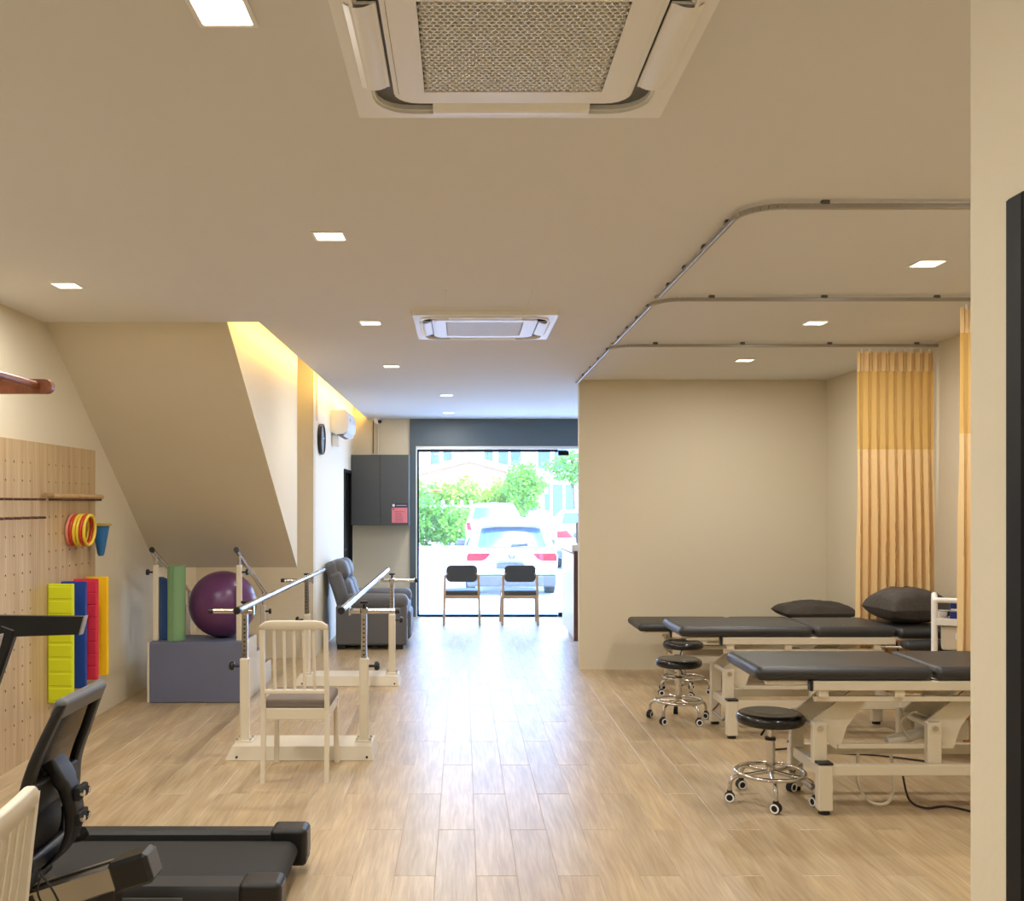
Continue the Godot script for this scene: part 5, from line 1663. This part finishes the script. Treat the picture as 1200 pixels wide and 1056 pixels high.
func suv() -> void:
	var t := thing("car", "white SUV parked tail-first in front of the glass shop front", "car", Vector3(0.985, -0.222, -19.6))
	part(car_body([[0.0, 0.42, 0.68, 0.74, 0.80, 0.84, 0.74], [0.03, 0.34, 0.80, 0.88, 0.87, 0.90, 0.78], [0.10, 0.30, 0.88, 0.98, 0.90, 0.925, 0.78], [0.22, 0.28, 0.92, 1.14, 0.915, 0.925, 0.74], [0.42, 0.27, 0.92, 1.42, 0.92, 0.925, 0.66], [0.52, 0.27, 0.92, 1.515, 0.92, 0.925, 0.64], [1.2, 0.27, 0.92, 1.555, 0.92, 0.925, 0.63], [2.3, 0.27, 0.92, 1.55, 0.92, 0.925, 0.63], [2.9, 0.27, 0.92, 1.40, 0.92, 0.925, 0.66], [3.4, 0.28, 0.90, 1.05, 0.91, 0.92, 0.74], [4.2, 0.30, 0.80, 0.90, 0.88, 0.90, 0.74], [4.45, 0.36, 0.62, 0.72, 0.72, 0.76, 0.6]]), "body", mats.car_white, t)
	# tailgate window lies on the slope between shoulder and roof
	var slope := func(x: float, y: float, off: float) -> Vector3:
		var f := (y - 0.98) / (1.42 - 0.98)
		return Vector3(x, y + off * 0.55, -lerpf(0.10, 0.42, f) + off + 0.02)
	var wn := MB.new()
	var gg := []
	for i in 9:
		var f := i / 8.0
		var row := []
		for j in 13:
			var q := j / 12.0 * 2.0 - 1.0
			var y := lerpf(0.975, 1.36, f)
			row.append(slope.call(q * lerpf(0.70, 0.60, f), y, 0.035 - 0.05 * q * q * f))
		gg.append(row)
	wn.sheet(gg, Vector3(0, 0.4, 1))
	part(wn, "rear_window", mats.car_glass, t)
	part(MB.new().box(Vector3(0, 1.42, -0.33), Vector3(1.24, 0.05, 0.22), 0.02, Basis(Vector3.RIGHT, 0.1)), "spoiler", mats.car_white, t)
	part(MB.new().box(Vector3(0, 1.395, -0.255), Vector3(1.16, 0.03, 0.04), 0.01), "spoiler_lip", mats.bumper_grey, t)
	part(MB.new().bar(slope.call(-0.02, 1.0, 0.06), slope.call(0.33, 1.02, 0.055), 0.03, 0.02, 0.004), "wiper", mats.rubber, t)
	for s in [-1.0, 1.0]:
		var poly := PackedVector2Array([Vector2(s * 0.42, 0.865), Vector2(s * 0.87, 0.865), Vector2(s * 0.905, 0.80), Vector2(s * 0.90, 0.71), Vector2(s * 0.60, 0.715), Vector2(s * 0.52, 0.75)])
		var lt := part(MB.new().prism(poly, -0.06, 0.012), "tail_light", mats.tail_red, t)
		part(MB.new().prism(PackedVector2Array([Vector2(s * 0.42, 0.862), Vector2(s * 0.68, 0.862), Vector2(s * 0.64, 0.74), Vector2(s * 0.55, 0.75)]), 0.01, 0.016), "dark_lens", mats.tail_dark, lt)
	# round badge with two stacked chevrons
	var bd := part(MB.new().tube(circle_pts(Vector3.ZERO, 0.062, 28), 0.008, 8, true), "badge_ring", mats.bumper_grey, t)
	bd.transform = Transform3D(Basis(Vector3.RIGHT, PI / 2), Vector3(0, 0.815, 0.005))
	for seg in [[-0.030, 0.052, 0.0, 0.008], [0.030, 0.052, 0.0, 0.008], [-0.054, 0.022, -0.026, -0.052], [-0.026, -0.052, 0.0, -0.006], [0.0, -0.006, 0.026, -0.052], [0.026, -0.052, 0.054, 0.022]]:
		part(MB.new().bar(Vector3(seg[0], 0.815 + seg[1], 0.005), Vector3(seg[2], 0.815 + seg[3], 0.005), 0.012, 0.012, 0.0, Vector3.BACK), "badge_stroke", mats.bumper_grey, t)
	part(MB.new().box(Vector3(-0.03, 0.605, 0.032), Vector3(0.54, 0.11, 0.012), 0.003), "number_plate", mats.bumper_grey, t)
	part(MB.new().rbox(Vector3(0, 0.50, -0.02), Vector3(1.82, 0.12, 0.16), 0.05, 3), "bumper", mats.car_white, t)
	part(MB.new().rbox(Vector3(0, 0.32, -0.04), Vector3(1.78, 0.24, 0.16), 0.05, 3), "lower_bumper", mats.bumper_grey, t)
	part(MB.new().box(Vector3(0, 0.865, 0.0), Vector3(0.80, 0.008, 0.01)), "tailgate_crease", mats.car_silver, t)
	part(MB.new().box(Vector3(0, 0.565, 0.04), Vector3(1.3, 0.01, 0.01)), "tailgate_joint", mats.bumper_grey, t)
	for s in [-1.0, 1.0]:
		part(MB.new().rbox(Vector3(s * 1.02, 0.98, -2.75), Vector3(0.2, 0.16, 0.12), 0.05, 3), "mirror", mats.bumper_grey, t)
		part(MB.new().prism(PackedVector2Array([Vector2(-2.6, 0.02), Vector2(-0.75, 0.02), Vector2(-0.9, 0.42), Vector2(-2.2, 0.48)]), -0.004, 0.004, Transform3D(Basis(Vector3(0, 0, 1), Vector3(-s * 0.477, 0.879, 0), Vector3(s * 0.879, 0.477, 0)), Vector3(s * 0.912, 0.95, 0))), "side_window", mats.car_glass, t)
	car_wheels(t, 0.92, [0.78, 3.55], 0.34)

func hatchback() -> void:
	var t := thing("car", "silver-white hatchback parked in front of the SUV", "car", Vector3(0.93, 0.0, -28.0))
	part(car_body([[0.0, 0.40, 0.72, 0.80, 0.72, 0.76, 0.66], [0.05, 0.32, 0.95, 1.05, 0.79, 0.82, 0.70], [0.14, 0.26, 1.08, 1.22, 0.81, 0.83, 0.68], [0.30, 0.25, 1.10, 1.48, 0.82, 0.83, 0.60], [0.42, 0.25, 1.10, 1.60, 0.82, 0.83, 0.58], [1.2, 0.25, 1.08, 1.655, 0.82, 0.83, 0.58], [2.2, 0.25, 1.05, 1.60, 0.82, 0.83, 0.59], [3.0, 0.26, 1.0, 1.15, 0.81, 0.82, 0.66], [3.7, 0.30, 0.8, 0.9, 0.76, 0.78, 0.6]]), "body", mats.car_white, t)
	var gg := []
	for i in 7:
		var f := i / 6.0
		var row := []
		for j in 9:
			var q := j / 8.0 * 2.0 - 1.0
			row.append(Vector3(q * lerpf(0.66, 0.57, f), lerpf(1.20, 1.53, f), -lerpf(0.11, 0.33, f) + 0.03 - 0.03 * q * q))
		gg.append(row)
	part(MB.new().sheet(gg, Vector3(0, 0.4, 1)), "rear_window", mats.car_glass, t)
	for s in [-1.0, 1.0]:
		part(MB.new().prism(PackedVector2Array([Vector2(s * 0.66, 0.88), Vector2(s * 0.80, 0.88), Vector2(s * 0.82, 1.08), Vector2(s * 0.72, 1.12)]), -0.12, 0.0), "tail_light", mats.tail_red, t)
	part(MB.new().bar(Vector3(-0.02, 1.20, -0.06), Vector3(-0.4, 1.21, -0.07), 0.03, 0.02), "wiper", mats.rubber, t)
	part(MB.new().rbox(Vector3(0, 0.45, -0.02), Vector3(1.56, 0.2, 0.14), 0.06, 3), "bumper", mats.car_white, t)
	car_wheels(t, 0.80, [0.65, 3.0], 0.29)

func dark_car() -> void:
	var t := thing("car", "pale saloon with red tail lights parked beside the SUV", "car", Vector3(3.32, -0.08, -25.5))
	part(car_body([[0.0, 0.40, 0.85, 0.92, 0.80, 0.86, 0.78], [0.06, 0.30, 1.0, 1.06, 0.86, 0.90, 0.80], [0.3, 0.27, 1.03, 1.12, 0.89, 0.91, 0.80], [0.55, 0.26, 1.04, 1.22, 0.9, 0.91, 0.74], [1.05, 0.26, 1.02, 1.50, 0.9, 0.91, 0.62], [2.1, 0.26, 1.0, 1.54, 0.9, 0.91, 0.60], [2.9, 0.26, 0.98, 1.25, 0.9, 0.91, 0.66], [3.3, 0.27, 0.95, 1.02, 0.9, 0.91, 0.74], [4.3, 0.30, 0.8, 0.86, 0.84, 0.88, 0.7], [4.6, 0.4, 0.6, 0.7, 0.7, 0.72, 0.6]]), "body", mats.car_white, t)
	var gg := []
	for i in 5:
		var f := i / 4.0
		gg.append([Vector3(-lerpf(0.70, 0.58, f), lerpf(1.20, 1.47, f), -lerpf(0.48, 0.98, f) + 0.02), Vector3(lerpf(0.70, 0.58, f), lerpf(1.20, 1.47, f), -lerpf(0.48, 0.98, f) + 0.02)])
	part(MB.new().sheet(gg, Vector3(0, 0.7, 1)), "rear_window", mats.car_glass, t)
	for s in [-1.0, 1.0]:
		part(MB.new().prism(PackedVector2Array([Vector2(s * 0.45, 0.83), Vector2(s * 0.87, 0.82), Vector2(s * 0.87, 1.0), Vector2(s * 0.6, 1.02)]), -0.1, 0.035), "tail_light", mats.tail_red, t)
	part(MB.new().box(Vector3(0, 0.90, 0.012), Vector3(0.86, 0.14, 0.03), 0.01), "tail_panel", mats.bumper_grey, t)
	part(MB.new().box(Vector3(0, 0.65, 0.02), Vector3(1.5, 0.22, 0.05), 0.02), "plate_recess", mats.bumper_grey, t)
	part(MB.new().rbox(Vector3(0, 0.42, -0.02), Vector3(1.74, 0.22, 0.16), 0.06, 3), "bumper", mats.bumper_grey, t)
	car_wheels(t, 0.89, [0.8, 3.5], 0.32)

func house() -> void:
	mat("house_white", rgb(196, 196, 192), 0.8)
	mat("house_peach", rgb(156, 122, 92), 0.8)
	mat("house_glass", rgb(44, 78, 118), 0.12)
	mat("house_teal", rgb(70, 120, 122), 0.2)
	mat("roof_edge", rgb(150, 124, 110), 0.8)
	var t := thing("house", "white two-storey house with blue windows across the street", "house", Vector3(0, 0, -47.0))
	part(MB.new().span(Vector3(-16, 0, -8), Vector3(16, 5.3, 0)), "wall", mats.house_white, t)
	for w in [[-1.33, 3.45, 0.42, 1.5], [-0.72, 3.45, 0.42, 1.5], [1.25, 3.45, 0.42, 1.5], [1.95, 3.45, 0.48, 1.5], [2.55, 3.45, 0.48, 1.5], [3.9, 3.3, 0.6, 1.5], [4.7, 3.3, 0.6, 1.5], [-3.0, 3.45, 0.6, 1.5], [6.2, 3.3, 0.6, 1.5]]:
		var f := part(MB.new().span(Vector3(w[0] - w[2] / 2 - 0.06, w[1] - 0.06, 0.0), Vector3(w[0] + w[2] / 2 + 0.06, w[1] + w[3] + 0.06, 0.04), 0.005), "window", mats.white_plastic, t)
		part(MB.new().span(Vector3(w[0] - w[2] / 2, w[1], 0.035), Vector3(w[0] + w[2] / 2, w[1] + w[3], 0.05)), "pane", mats.house_glass, f)
	for w in [[3.95, 1.3, 0.5, 1.3], [4.55, 1.0, 0.5, 1.55], [5.15, 1.0, 0.45, 1.55], [3.35, 1.3, 0.4, 1.2]]:
		var f := part(MB.new().span(Vector3(w[0] - w[2] / 2 - 0.07, w[1] - 0.07, 0.0), Vector3(w[0] + w[2] / 2 + 0.07, w[1] + w[3] + 0.07, 0.05), 0.005), "window", mats.white_plastic, t)
		part(MB.new().span(Vector3(w[0] - w[2] / 2, w[1], 0.045), Vector3(w[0] + w[2] / 2, w[1] + w[3], 0.06)), "pane", mats.house_teal, f)
	part(MB.new().span(Vector3(-0.55, 4.0, 0.0), Vector3(0.1, 4.08, 0.25)), "ledge", mats.roof_edge, t)
	part(MB.new().span(Vector3(-16, 5.3, -8.4), Vector3(16, 5.55, 0.5)), "roof", mats.roof_edge, t)
	# gabled porch: a thing of its own in front of the house
	var p := part(MB.new().prism(PackedVector2Array([Vector2(-3.4, 2.05), Vector2(3.4, 2.05), Vector2(3.4, 2.62), Vector2(0, 3.50), Vector2(-3.4, 2.62)]), -4.9, -0.05), "porch_gable", mats.house_peach, t, "peach gabled car porch with white fascia")
	p.position = Vector3(0.27, 0, 5.0)
	for s in [-1.0, 1.0]:
		part(MB.new().bar(Vector3(s * 3.7, 2.58, 0.0), Vector3(0, 3.535, 0.0), 0.14, 0.19, 0.0, Vector3.UP), "fascia", mats.house_white, p)
		part(MB.new().bar(Vector3(s * 3.7, 2.71, -2.45), Vector3(0, 3.665, -2.45), 5.0, 0.06, 0.0, Vector3.UP), "roof_slope", mats.roof_edge, p)
		part(MB.new().span(Vector3(s * 3.1 - 0.15, 0, -0.4), Vector3(s * 3.1 + 0.15, 2.05, -0.1)), "pillar", mats.house_peach, p)
